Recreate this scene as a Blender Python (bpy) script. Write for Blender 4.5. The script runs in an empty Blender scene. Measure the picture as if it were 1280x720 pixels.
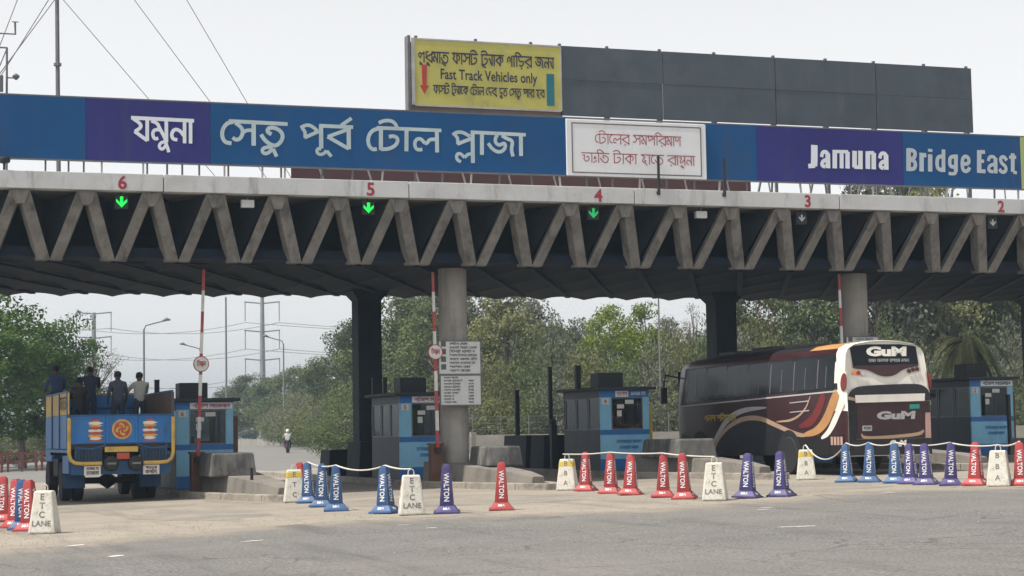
import bpy, bmesh, math, random
import numpy as np
from mathutils import Matrix, Vector
random.seed(7)
R = math.radians
S = bpy.context.scene
COL = S.collection

# ------------------------------------------------------------------ camera
cam_d = bpy.data.cameras.new('camera')
cam = bpy.data.objects.new('camera', cam_d)
COL.objects.link(cam)
PITCH, ROLL, ALPHA = 0.07582, 0.0175, 0.34245
fw = Vector((math.sin(ALPHA) * math.cos(PITCH), math.cos(ALPHA) * math.cos(PITCH), math.sin(PITCH)))
r0 = Vector((math.cos(ALPHA), -math.sin(ALPHA), 0))
u0 = r0.cross(fw)
cr, sr = math.cos(ROLL), math.sin(ROLL)
rr = cr * r0 - sr * u0
uu = sr * r0 + cr * u0
mw = Matrix.Identity(4)
for i in range(3):
    mw[i][0], mw[i][1], mw[i][2] = rr[i], uu[i], -fw[i]
mw.translation = (0, 0, 1.45)
cam.matrix_world = mw
cam_d.sensor_width = 36
cam_d.lens = 36 * 2370 / 1280
cam_d.clip_start = 0.1
cam_d.clip_end = 6000
S.camera = cam

# ------------------------------------------------------------------ sky, sun, exposure
SUN = Vector((-0.45, -0.055, 0.88)).normalized()      # direction to the sun: high, from the left
elev = math.asin(SUN.z)
azim = math.atan2(SUN.x, SUN.y)
W = bpy.data.worlds.new('World')
S.world = W
W.use_nodes = True
nt = W.node_tree
bg = nt.nodes['Background']
sky = nt.nodes.new('ShaderNodeTexSky')
sky.sky_type = 'NISHITA'
sky.sun_disc = False
sky.sun_elevation = elev
sky.sun_rotation = azim
sky.air_density = 1.0
sky.dust_density = 1.6
sky.ozone_density = 1.0
hs = nt.nodes.new('ShaderNodeHueSaturation')
hs.inputs['Saturation'].default_value = 0.05
nt.links.new(sky.outputs[0], hs.inputs['Color'])
nt.links.new(hs.outputs[0], bg.inputs[0])
bg.inputs[1].default_value = 0.109
sl = bpy.data.lights.new('sun', 'SUN')
sl.energy = 3.2
sl.angle = R(0.8)
sl.color = (1.0, 0.93, 0.82)
so = bpy.data.objects.new('sun', sl)
COL.objects.link(so)
so.rotation_euler = SUN.to_track_quat('Z', 'Y').to_euler()
so.location = (0, 0, 40)
S.view_settings.view_transform = 'Standard'
S.view_settings.look = 'None'
S.view_settings.gamma = 1.0
S.view_settings.exposure = 0.85
try:
    S.cycles.use_denoising = True
    S.cycles.max_bounces = 4
    S.cycles.transparent_max_bounces = 8
    S.cycles.volume_bounces = 0
except Exception:
    pass

def gz(x):                                   # the plaza falls gently towards the left
    return 0.0165 * max(-25.0, min(25.0, x - 16.7))

# ------------------------------------------------------------------ materials
M = {}
def mat(name, rgb, rough=0.75, var=0.12, scale=2.0, bump=0.0, bscale=None, metal=0.0, spec=0.4, stain=None, stain_amt=0.35, emit=None, fine=0.0, rand=0.0):
    m = bpy.data.materials.new(name)
    m.use_nodes = True
    n, l = m.node_tree.nodes, m.node_tree.links
    p = n['Principled BSDF']
    p.inputs['Roughness'].default_value = rough
    p.inputs['Metallic'].default_value = metal
    p.inputs['Specular IOR Level'].default_value = spec
    if emit:
        p.inputs['Emission Color'].default_value = (*emit[0], 1)
        p.inputs['Emission Strength'].default_value = emit[1]
    tc = n.new('ShaderNodeTexCoord')
    nz = n.new('ShaderNodeTexNoise')
    nz.inputs['Scale'].default_value = scale
    nz.inputs['Detail'].default_value = 6
    nz.inputs['Roughness'].default_value = 0.65
    l.new(tc.outputs['Object'], nz.inputs['Vector'])
    ramp = n.new('ShaderNodeValToRGB')
    ramp.color_ramp.elements[0].position = 0.3
    ramp.color_ramp.elements[1].position = 0.7
    ramp.color_ramp.elements[0].color = (*[c * (1 - var) for c in rgb], 1)
    ramp.color_ramp.elements[1].color = (*[min(1, c * (1 + var)) for c in rgb], 1)
    l.new(nz.outputs[0], ramp.inputs[0])
    out = ramp.outputs[0]
    if fine > 0:
        n2 = n.new('ShaderNodeTexNoise')
        n2.inputs['Scale'].default_value = max(scale * 30, 26)
        n2.inputs['Detail'].default_value = 3
        l.new(tc.outputs['Object'], n2.inputs['Vector'])
        mr = n.new('ShaderNodeMapRange')
        mr.inputs[1].default_value = 0.25
        mr.inputs[2].default_value = 0.75
        mr.inputs[3].default_value = 1 - fine
        mr.inputs[4].default_value = 1 + fine
        l.new(n2.outputs[0], mr.inputs[0])
        mm = n.new('ShaderNodeMix'); mm.data_type = 'RGBA'; mm.blend_type = 'MULTIPLY'
        mm.inputs[0].default_value = 1
        l.new(out, mm.inputs[6])
        cb = n.new('ShaderNodeCombineColor')
        for i in range(3):
            l.new(mr.outputs[0], cb.inputs[i])
        l.new(cb.outputs[0], mm.inputs[7])
        out = mm.outputs[2]
    if stain:
        n3 = n.new('ShaderNodeTexNoise')
        n3.inputs['Scale'].default_value = scale * 0.45
        n3.inputs['Detail'].default_value = 8
        n3.inputs['Roughness'].default_value = 0.75
        n3.inputs['Distortion'].default_value = 0.6
        l.new(tc.outputs['Object'], n3.inputs['Vector'])
        mr3 = n.new('ShaderNodeMapRange')
        mr3.inputs[1].default_value = 0.48
        mr3.inputs[2].default_value = 0.72
        mr3.inputs[3].default_value = 0
        mr3.inputs[4].default_value = stain_amt
        l.new(n3.outputs[0], mr3.inputs[0])
        m3 = n.new('ShaderNodeMix'); m3.data_type = 'RGBA'
        l.new(mr3.outputs[0], m3.inputs[0])
        l.new(out, m3.inputs[6])
        m3.inputs[7].default_value = (*stain, 1)
        out = m3.outputs[2]
    if rand > 0:
        oi = n.new('ShaderNodeObjectInfo')
        mr4 = n.new('ShaderNodeMapRange')
        mr4.inputs[3].default_value = 1 - rand
        mr4.inputs[4].default_value = 1 + rand
        l.new(oi.outputs['Random'], mr4.inputs[0])
        h = n.new('ShaderNodeHueSaturation')
        l.new(mr4.outputs[0], h.inputs['Value'])
        l.new(out, h.inputs['Color'])
        out = h.outputs[0]
    l.new(out, p.inputs['Base Color'])
    if bump > 0:
        b = n.new('ShaderNodeBump')
        b.inputs['Strength'].default_value = bump
        b.inputs['Distance'].default_value = 0.02
        nb = n.new('ShaderNodeTexNoise')
        nb.inputs['Scale'].default_value = bscale or scale * 8
        nb.inputs['Detail'].default_value = 5
        l.new(tc.outputs['Object'], nb.inputs['Vector'])
        l.new(nb.outputs[0], b.inputs['Height'])
        l.new(b.outputs[0], p.inputs['Normal'])
    M[name] = m
    return m

def glass(name, tint, gloss=0.12, rough=0.03):
    m = bpy.data.materials.new(name)
    m.use_nodes = True
    n, l = m.node_tree.nodes, m.node_tree.links
    n.remove(n['Principled BSDF'])
    t = n.new('ShaderNodeBsdfTransparent'); t.inputs[0].default_value = (*tint, 1)
    g = n.new('ShaderNodeBsdfGlossy'); g.inputs['Roughness'].default_value = rough
    fr = n.new('ShaderNodeFresnel'); fr.inputs[0].default_value = 1.5
    ad = n.new('ShaderNodeMath'); ad.operation = 'ADD'; ad.inputs[1].default_value = gloss * 0.3
    mx = n.new('ShaderNodeMixShader')
    l.new(fr.outputs[0], ad.inputs[0]); l.new(ad.outputs[0], mx.inputs[0])
    l.new(t.outputs[0], mx.inputs[1]); l.new(g.outputs[0], mx.inputs[2])
    l.new(mx.outputs[0], n['Material Output'].inputs[0])
    M[name] = m
    return m

def leafmat(name, c1, c2, trans=0.25):
    m = bpy.data.materials.new(name)
    m.use_nodes = True
    n, l = m.node_tree.nodes, m.node_tree.links
    n.remove(n['Principled BSDF'])
    tc = n.new('ShaderNodeTexCoord')
    nz = n.new('ShaderNodeTexNoise'); nz.inputs['Scale'].default_value = 0.9; nz.inputs['Detail'].default_value = 6
    nz.inputs['Roughness'].default_value = 0.8
    l.new(tc.outputs['Object'], nz.inputs['Vector'])
    ramp = n.new('ShaderNodeValToRGB')
    ramp.color_ramp.elements[0].position = 0.35; ramp.color_ramp.elements[0].color = (*c1, 1)
    ramp.color_ramp.elements[1].position = 0.65; ramp.color_ramp.elements[1].color = (*c2, 1)
    l.new(nz.outputs[0], ramp.inputs[0])
    oi = n.new('ShaderNodeObjectInfo')
    mr = n.new('ShaderNodeMapRange'); mr.inputs[3].default_value = 0.75; mr.inputs[4].default_value = 1.25
    l.new(oi.outputs['Random'], mr.inputs[0])
    h = n.new('ShaderNodeHueSaturation'); l.new(mr.outputs[0], h.inputs['Value']); l.new(ramp.outputs[0], h.inputs['Color'])
    d = n.new('ShaderNodeBsdfDiffuse'); t = n.new('ShaderNodeBsdfTranslucent')
    l.new(h.outputs[0], d.inputs[0]); l.new(h.outputs[0], t.inputs[0])
    mx = n.new('ShaderNodeMixShader'); mx.inputs[0].default_value = trans
    l.new(d.outputs[0], mx.inputs[1]); l.new(t.outputs[0], mx.inputs[2])
    l.new(mx.outputs[0], n['Material Output'].inputs[0])
    M[name] = m
    return m

mat('earth', (0.17, 0.15, 0.10), 0.95, 0.3, 0.08, 0.4, 3, stain=(0.08, 0.10, 0.04), stain_amt=0.7, fine=0.2)
mat('asphalt', (0.136, 0.133, 0.129), 0.9, 0.12, 0.35, 0.5, 35, spec=0.25, stain=(0.175, 0.168, 0.156), stain_amt=0.6, fine=0.7)
mat('exit_asphalt', (0.150, 0.147, 0.143), 0.9, 0.08, 0.3, 0.2, 30, fine=0.15)
mat('apron', (0.250, 0.222, 0.186), 0.95, 0.14, 0.6, 0.4, 40, stain=(0.16, 0.15, 0.14), stain_amt=0.55, fine=0.25)
mat('patch', (0.20, 0.185, 0.165), 0.95, 0.2, 0.8, 0.4, 40, stain=(0.30, 0.26, 0.2), stain_amt=0.6, fine=0.3)
mat('fascia', (0.54, 0.55, 0.56), 0.8, 0.06, 1.2, 0.15, 20, stain=(0.30, 0.29, 0.27), stain_amt=0.45)
mat('strut', (0.205, 0.195, 0.182), 0.9, 0.18, 2.2, 0.4, 25, stain=(0.10, 0.095, 0.09), stain_amt=0.6)
mat('soffit', (0.004, 0.010, 0.024), 0.9, 0.25, 1.0, 0.3, 10)  # near-black blue puts the shade under the deck into the colour
mat('hopper', (0.030, 0.036, 0.048), 0.9, 0.3, 1.4, 0.3, 10)  # recess faces coloured darker than the struts to stand for shade
mat('column', (0.30, 0.285, 0.26), 0.9, 0.15, 1.5, 0.3, 20, stain=(0.16, 0.15, 0.14), stain_amt=0.5)
mat('shaded_column', (0.022, 0.028, 0.040), 0.85, 0.2, 1.5, 0.2, 20)  # rear column concrete darkened to stand for deck shade; reused on barrier blocks
mat('kerb', (0.30, 0.27, 0.23), 0.92, 0.14, 2.0, 0.3, 25, stain=(0.20, 0.18, 0.16), stain_amt=0.5, fine=0.12)
mat('nose', (0.19, 0.175, 0.155), 0.92, 0.14, 1.4, 0.3, 25, stain=(0.16, 0.15, 0.14), stain_amt=0.5, fine=0.12)
mat('block', (0.15, 0.145, 0.14), 0.92, 0.2, 2.5, 0.3, 25, stain=(0.07, 0.07, 0.07), stain_amt=0.7)
mat('sign_blue', (0.010, 0.075, 0.215), 0.65, 0.10, 0.5, 0.05, 3, spec=0.15)
mat('sign_indigo', (0.034, 0.033, 0.175), 0.65, 0.10, 0.5, 0.05, 3, spec=0.15)
mat('sign_white', (0.72, 0.73, 0.76), 0.5, 0.04, 0.8)
mat('sign_lime', (0.35, 0.42, 0.16), 0.5, 0.05, 1)
mat('letter_white', (0.70, 0.74, 0.80), 0.5, 0.05, 2)
mat('letter_grey', (0.42, 0.52, 0.55), 0.5, 0.12, 1.5, stain=(0.62, 0.68, 0.7), stain_amt=0.6)
mat('letter_silver', (0.45, 0.50, 0.55), 0.5, 0.08, 1.5)
mat('letter_red', (0.32, 0.035, 0.05), 0.6, 0.08, 2)
mat('letter_black', (0.03, 0.03, 0.06), 0.6, 0.05, 2)
mat('yellow_print', (0.50, 0.46, 0.115), 0.6, 0.12, 0.9, stain=(0.42, 0.36, 0.10), stain_amt=0.7)
mat('arrow_red', (0.45, 0.05, 0.04), 0.6)
mat('teal', (0.02, 0.16, 0.20), 0.6)
mat('board_grey', (0.068, 0.085, 0.105), 0.55, 0.10, 0.6, 0.05, 4, stain=(0.09, 0.11, 0.13), stain_amt=0.5)
mat('board_brown', (0.14, 0.11, 0.10), 0.7, 0.15, 1)
mat('maroon_board', (0.10, 0.050, 0.055), 0.7, 0.15, 0.8)
mat('steel', (0.14, 0.14, 0.15), 0.6, 0.2, 3, metal=0.2)
mat('pale_steel', (0.42, 0.40, 0.38), 0.6, 0.2, 3)
mat('black_steel', (0.02, 0.022, 0.026), 0.6, 0.2, 3)
mat('lamp_pole', (0.15, 0.16, 0.16), 0.6, 0.1, 2)
mat('pylon', (0.22, 0.23, 0.24), 0.7, 0.1, 2)
mat('wire', (0.20, 0.20, 0.21), 0.7, 0.05, 2)
mat('green_light', (0.02, 0.3, 0.08), 0.5, emit=((0.005, 0.75, 0.06), 0.95))
mat('green_dim', (0.03, 0.30, 0.13), 0.5, emit=((0.01, 0.8, 0.15), 0.22))
mat('dead_light', (0.50, 0.54, 0.56), 0.4)
mat('floodlight', (0.55, 0.57, 0.58), 0.4)
mat('booth_blue', (0.23, 0.52, 0.72), 0.5, 0.08, 1.5, stain=(0.10, 0.26, 0.42), stain_amt=0.5)
mat('booth_deep', (0.03, 0.15, 0.42), 0.5, 0.1, 1.5)
mat('booth_navy_shade', (0.016, 0.030, 0.058), 0.5, 0.15, 1.5)  # navy sides, colour deepened to stand for the gantry's shadow
mat('booth_roof', (0.035, 0.04, 0.05), 0.7, 0.2, 1.5)
mat('booth_frame', (0.16, 0.18, 0.20), 0.5, 0.1, 1.5, metal=0.3)
mat('interior', (0.10, 0.11, 0.12), 0.7, 0.2, 2)
mat('paper', (0.62, 0.62, 0.58), 0.8, 0.06, 3)
mat('yellow_paint', (0.52, 0.38, 0.05), 0.6, 0.15, 3)
mat('rust', (0.13, 0.065, 0.045), 0.8, 0.3, 4, 0.3, 30)
mat('boom_red', (0.36, 0.05, 0.05), 0.55, 0.2, 6, stain=(0.3, 0.2, 0.2), stain_amt=0.5)
mat('boom_white', (0.60, 0.60, 0.58), 0.55, 0.12, 6, stain=(0.35, 0.3, 0.28), stain_amt=0.5)
mat('notice', (0.56, 0.58, 0.57), 0.6, 0.06, 2, stain=(0.36, 0.36, 0.34), stain_amt=0.5)
mat('notice_text', (0.10, 0.10, 0.11), 0.7)
mat('cone_red', (0.34, 0.034, 0.040), 0.55, 0.14, 4, stain=(0.30, 0.10, 0.08), stain_amt=0.5, rand=0.12)
mat('cone_blue', (0.020, 0.075, 0.200), 0.55, 0.14, 4, stain=(0.08, 0.13, 0.22), stain_amt=0.5, rand=0.15)
mat('cone_violet', (0.042, 0.036, 0.150), 0.55, 0.14, 4, stain=(0.10, 0.09, 0.2), stain_amt=0.5, rand=0.12)
mat('cone_text', (0.72, 0.72, 0.74), 0.5, 0.08, 8)
mat('chalk_block', (0.60, 0.58, 0.52), 0.85, 0.12, 5, 0.3, 40, stain=(0.24, 0.22, 0.19), stain_amt=0.7)
mat('block_text', (0.14, 0.14, 0.145), 0.8, 0.3, 9, stain=(0.5, 0.48, 0.44), stain_amt=0.6)
mat('block_text_red', (0.30, 0.07, 0.06), 0.8, 0.3, 9, stain=(0.5, 0.45, 0.42), stain_amt=0.6)
mat('rope', (0.52, 0.50, 0.46), 0.9, 0.15, 20)
mat('road_paint', (0.60, 0.58, 0.54), 0.8, 0.1, 6, stain=(0.25, 0.24, 0.23), stain_amt=0.9)
mat('rust_stain', (0.12, 0.06, 0.03), 0.9)
mat('pebble', (0.26, 0.235, 0.20), 0.95, 0.3, 3)
mat('truck_blue', (0.015, 0.150, 0.430), 0.4, 0.12, 1.6, stain=(0.05, 0.16, 0.34), stain_amt=0.6)
mat('truck_dark', (0.018, 0.075, 0.18), 0.5, 0.15, 2)
mat('truck_yellow', (0.55, 0.36, 0.08), 0.5, 0.15, 3)
mat('truck_red', (0.42, 0.07, 0.04), 0.5, 0.1, 3)
mat('truck_white', (0.66, 0.62, 0.56), 0.5, 0.1, 3)
mat('truck_wood', (0.09, 0.065, 0.05), 0.8, 0.25, 3)
mat('tyre', (0.022, 0.022, 0.024), 0.85, 0.2, 6, 0.3, 40)
mat('chassis', (0.018, 0.020, 0.024), 0.7, 0.2, 3)
mat('rim', (0.20, 0.20, 0.20), 0.5, 0.2, 5, metal=0.5)
mat('bus_white', (0.78, 0.75, 0.69), 0.3, 0.05, 1.2, stain=(0.5, 0.44, 0.36), stain_amt=0.35)
mat('bus_maroon', (0.042, 0.014, 0.017), 0.28, 0.12, 1.2)
mat('bus_black', (0.013, 0.012, 0.016), 0.5, 0.1, 1.2)
mat('bus_red', (0.16, 0.022, 0.022), 0.3, 0.1, 1.2)
mat('bus_orange', (0.48, 0.25, 0.10), 0.35, 0.15, 1.2)
mat('bus_tan', (0.42, 0.29, 0.20), 0.35, 0.15, 1.2)
mat('bus_silver', (0.42, 0.41, 0.42), 0.3, 0.1, 1.2)
mat('bus_pink', (0.50, 0.31, 0.28), 0.4, 0.1, 2)
mat('bus_glass', (0.006, 0.008, 0.012), 0.18, 0.1, 1, spec=0.22)
mat('lamp_red', (0.35, 0.02, 0.02), 0.25)
mat('lamp_amber', (0.6, 0.25, 0.03), 0.25)
mat('lamp_dark', (0.06, 0.015, 0.015), 0.25)
mat('plate_green', (0.02, 0.28, 0.24), 0.5)
mat('skin', (0.085, 0.045, 0.030), 0.6, 0.1, 5)
mat('hair', (0.012, 0.010, 0.010), 0.7, 0.1, 8)
mat('shirt_navy', (0.030, 0.040, 0.075), 0.85, 0.12, 4)
mat('shirt_blue', (0.045, 0.075, 0.16), 0.85, 0.12, 4)
mat('shirt_slate', (0.060, 0.068, 0.10), 0.85, 0.12, 4)
mat('shirt_white', (0.42, 0.42, 0.40), 0.85, 0.08, 4)
mat('shirt_dark', (0.045, 0.035, 0.04), 0.85, 0.12, 4)
mat('trousers', (0.035, 0.042, 0.07), 0.85, 0.12, 4)
mat('helmet', (0.70, 0.70, 0.68), 0.3, 0.05, 4)
mat('bark', (0.13, 0.105, 0.085), 0.95, 0.25, 2.5, 0.5, 15)
mat('rail_red', (0.16, 0.05, 0.045), 0.6, 0.2, 3)
mat('boundary', (0.27, 0.25, 0.22), 0.9, 0.2, 0.5, 0.2, 8, stain=(0.14, 0.13, 0.11), stain_amt=0.6)
glass('booth_glass', (0.56, 0.62, 0.65), 0.02)
leafmat('leaf_fresh', (0.039, 0.081, 0.023), (0.104, 0.163, 0.042))
leafmat('leaf_dull', (0.064, 0.088, 0.042), (0.150, 0.178, 0.082))
leafmat('leaf_grey', (0.084, 0.094, 0.068), (0.190, 0.196, 0.138))
leafmat('leaf_olive', (0.094, 0.106, 0.046), (0.202, 0.206, 0.098))
leafmat('leaf_dry', (0.156, 0.143, 0.111), (0.247, 0.221, 0.163))
leafmat('leaf_lime', (0.091, 0.137, 0.023), (0.221, 0.260, 0.052))
leafmat('leaf_palm', (0.026, 0.034, 0.018), (0.070, 0.072, 0.042))

def dusty(name, dust):
    """dust blown over the edge of the asphalt: mixed in where the mesh attribute 'dust' rises, broken up by noise"""
    m = M[name]
    n, l = m.node_tree.nodes, m.node_tree.links
    p = n['Principled BSDF']
    src = p.inputs['Base Color'].links[0].from_socket
    at = n.new('ShaderNodeAttribute'); at.attribute_name = 'dust'
    tc = n.new('ShaderNodeTexCoord')
    nz = n.new('ShaderNodeTexNoise'); nz.inputs['Scale'].default_value = 1.3; nz.inputs['Detail'].default_value = 9; nz.inputs['Roughness'].default_value = 0.75
    l.new(tc.outputs['Object'], nz.inputs['Vector'])
    ad = n.new('ShaderNodeMath'); ad.operation = 'ADD'
    l.new(at.outputs['Fac'], ad.inputs[0]); l.new(nz.outputs[0], ad.inputs[1])
    mr = n.new('ShaderNodeMapRange'); mr.interpolation_type = 'SMOOTHSTEP'
    mr.inputs[1].default_value = 0.75; mr.inputs[2].default_value = 1.45; mr.inputs[4].default_value = 0.9
    l.new(ad.outputs[0], mr.inputs[0])
    mx = n.new('ShaderNodeMix'); mx.data_type = 'RGBA'
    l.new(mr.outputs[0], mx.inputs[0]); l.new(src, mx.inputs[6]); mx.inputs[7].default_value = (*dust, 1)
    l.new(mx.outputs[2], p.inputs['Base Color'])
dusty('asphalt', (0.235, 0.208, 0.175))
def overlay(name, colour, amt, sc, lo, hi, detail=6, rough=0.7):
    """a second stain layer whose noise is stretched by sc = (x, y, z): rain streaks, tyre tracks, dust"""
    m = M[name]
    n, l = m.node_tree.nodes, m.node_tree.links
    p = n['Principled BSDF']
    src = p.inputs['Base Color'].links[0].from_socket
    tc = n.new('ShaderNodeTexCoord')
    mp = n.new('ShaderNodeMapping'); mp.inputs['Scale'].default_value = sc
    l.new(tc.outputs['Object'], mp.inputs['Vector'])
    nz = n.new('ShaderNodeTexNoise'); nz.inputs['Scale'].default_value = 1.0; nz.inputs['Detail'].default_value = detail; nz.inputs['Roughness'].default_value = rough
    l.new(mp.outputs[0], nz.inputs['Vector'])
    mr = n.new('ShaderNodeMapRange'); mr.interpolation_type = 'SMOOTHSTEP'
    mr.inputs[1].default_value = lo; mr.inputs[2].default_value = hi; mr.inputs[4].default_value = amt
    l.new(nz.outputs[0], mr.inputs[0])
    mx = n.new('ShaderNodeMix'); mx.data_type = 'RGBA'
    l.new(mr.outputs[0], mx.inputs[0]); l.new(src, mx.inputs[6]); mx.inputs[7].default_value = (*colour, 1)
    l.new(mx.outputs[2], p.inputs['Base Color'])
def cracks(name, scale, width, colour=(0.05, 0.048, 0.045), amt=0.8):
    m = M[name]
    n, l = m.node_tree.nodes, m.node_tree.links
    p = n['Principled BSDF']
    src = p.inputs['Base Color'].links[0].from_socket
    tc = n.new('ShaderNodeTexCoord')
    nz = n.new('ShaderNodeTexNoise'); nz.inputs['Scale'].default_value = 1.1; nz.inputs['Detail'].default_value = 6
    l.new(tc.outputs['Object'], nz.inputs['Vector'])
    ad = n.new('ShaderNodeMix'); ad.data_type = 'RGBA'; ad.blend_type = 'LINEAR_LIGHT'; ad.inputs[0].default_value = 0.5
    l.new(tc.outputs['Object'], ad.inputs[6]); l.new(nz.outputs[1], ad.inputs[7])
    vo = n.new('ShaderNodeTexVoronoi'); vo.feature = 'DISTANCE_TO_EDGE'; vo.inputs['Scale'].default_value = scale
    l.new(ad.outputs[2], vo.inputs['Vector'])
    mr = n.new('ShaderNodeMapRange'); mr.inputs[1].default_value = 0; mr.inputs[2].default_value = width; mr.inputs[3].default_value = amt; mr.inputs[4].default_value = 0
    l.new(vo.outputs[0], mr.inputs[0])
    n2 = n.new('ShaderNodeTexNoise'); n2.inputs['Scale'].default_value = 0.22
    l.new(tc.outputs['Object'], n2.inputs['Vector'])
    m2 = n.new('ShaderNodeMapRange'); m2.inputs[1].default_value = 0.48; m2.inputs[2].default_value = 0.58
    l.new(n2.outputs[0], m2.inputs[0])
    mu = n.new('ShaderNodeMath'); mu.operation = 'MULTIPLY'
    l.new(mr.outputs[0], mu.inputs[0]); l.new(m2.outputs[0], mu.inputs[1])
    mx = n.new('ShaderNodeMix'); mx.data_type = 'RGBA'
    l.new(mu.outputs[0], mx.inputs[0]); l.new(src, mx.inputs[6]); mx.inputs[7].default_value = (*colour, 1)
    l.new(mx.outputs[2], p.inputs['Base Color'])
overlay('asphalt', (0.085, 0.083, 0.082), 0.75, (1.1, 0.10, 1), 0.50, 0.72)
overlay('asphalt', (0.185, 0.172, 0.155), 0.6, (0.16, 0.5, 1), 0.50, 0.75)
cracks('asphalt', 0.34, 0.012)
overlay('apron', (0.120, 0.112, 0.104), 0.75, (1.0, 0.12, 1), 0.50, 0.74)
overlay('apron', (0.30, 0.265, 0.215), 0.7, (2.2, 2.2, 1), 0.50, 0.78, 9, 0.8)
cracks('apron', 0.30, 0.010, (0.07, 0.065, 0.06))
overlay('fascia', (0.24, 0.235, 0.225), 0.75, (2.6, 2.6, 0.5), 0.52, 0.76)
overlay('fascia', (0.10, 0.10, 0.10), 0.85, (3.5, 3.5, 9), 0.68, 0.78, 9, 0.8)
overlay('strut', (0.065, 0.063, 0.062), 0.85, (3.0, 3.0, 0.7), 0.46, 0.72)
overlay('strut', (0.30, 0.28, 0.25), 0.6, (2.0, 2.0, 2.0), 0.56, 0.74, 9)
overlay('column', (0.13, 0.125, 0.12), 0.7, (4.0, 4.0, 0.25), 0.48, 0.74)
overlay('block', (0.045, 0.045, 0.047), 0.85, (2.2, 2.2, 0.9), 0.42, 0.66)
overlay('nose', (0.10, 0.095, 0.09), 0.8, (1.6, 1.6, 1.2), 0.46, 0.70)
overlay('kerb', (0.10, 0.095, 0.09), 0.75, (1.6, 1.6, 4.0), 0.46, 0.70)
for q in ('sign_blue', 'sign_indigo'):
    overlay(q, (0.055, 0.075, 0.125), 0.6, (2.2, 1, 0.35), 0.50, 0.80)
overlay('board_grey', (0.12, 0.135, 0.15), 0.6, (1.8, 1, 0.3), 0.50, 0.78)
overlay('board_grey', (0.045, 0.055, 0.07), 0.7, (0.5, 1, 0.5), 0.48, 0.70)
overlay('sign_white', (0.50, 0.50, 0.48), 0.5, (2.4, 1, 0.4), 0.50, 0.78)
overlay('yellow_print', (0.30, 0.28, 0.12), 0.6, (1.2, 1, 0.8), 0.52, 0.72)
for q, c in (('cone_red', (0.20, 0.085, 0.07)), ('cone_blue', (0.085, 0.105, 0.14)), ('cone_violet', (0.10, 0.085, 0.14))):
    overlay(q, c, 0.85, (7, 7, 5), 0.45, 0.72, 9, 0.8)
overlay('cone_text', (0.35, 0.30, 0.30), 0.85, (14, 14, 10), 0.48, 0.66, 6)
overlay('chalk_block', (0.22, 0.20, 0.17), 0.8, (6, 6, 5), 0.48, 0.72, 9, 0.8)
overlay('truck_blue', (0.05, 0.075, 0.11), 0.75, (3, 3, 1.0), 0.47, 0.72, 8)
overlay('truck_blue', (0.13, 0.075, 0.045), 0.8, (6, 6, 6), 0.60, 0.72, 9, 0.8)
overlay('truck_yellow', (0.22, 0.14, 0.05), 0.75, (5, 5, 3), 0.47, 0.70, 8)
overlay('bus_maroon', (0.07, 0.05, 0.045), 0.4, (1.5, 1.5, 2.5), 0.45, 0.75, 8)
overlay('bus_black', (0.035, 0.032, 0.03), 0.5, (2, 2, 3), 0.45, 0.75, 8)
overlay('bus_white', (0.50, 0.46, 0.40), 0.55, (2.5, 2.5, 0.8), 0.48, 0.75, 8)
overlay('booth_blue', (0.11, 0.26, 0.40), 0.7, (3, 3, 0.8), 0.48, 0.74, 8)

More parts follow.
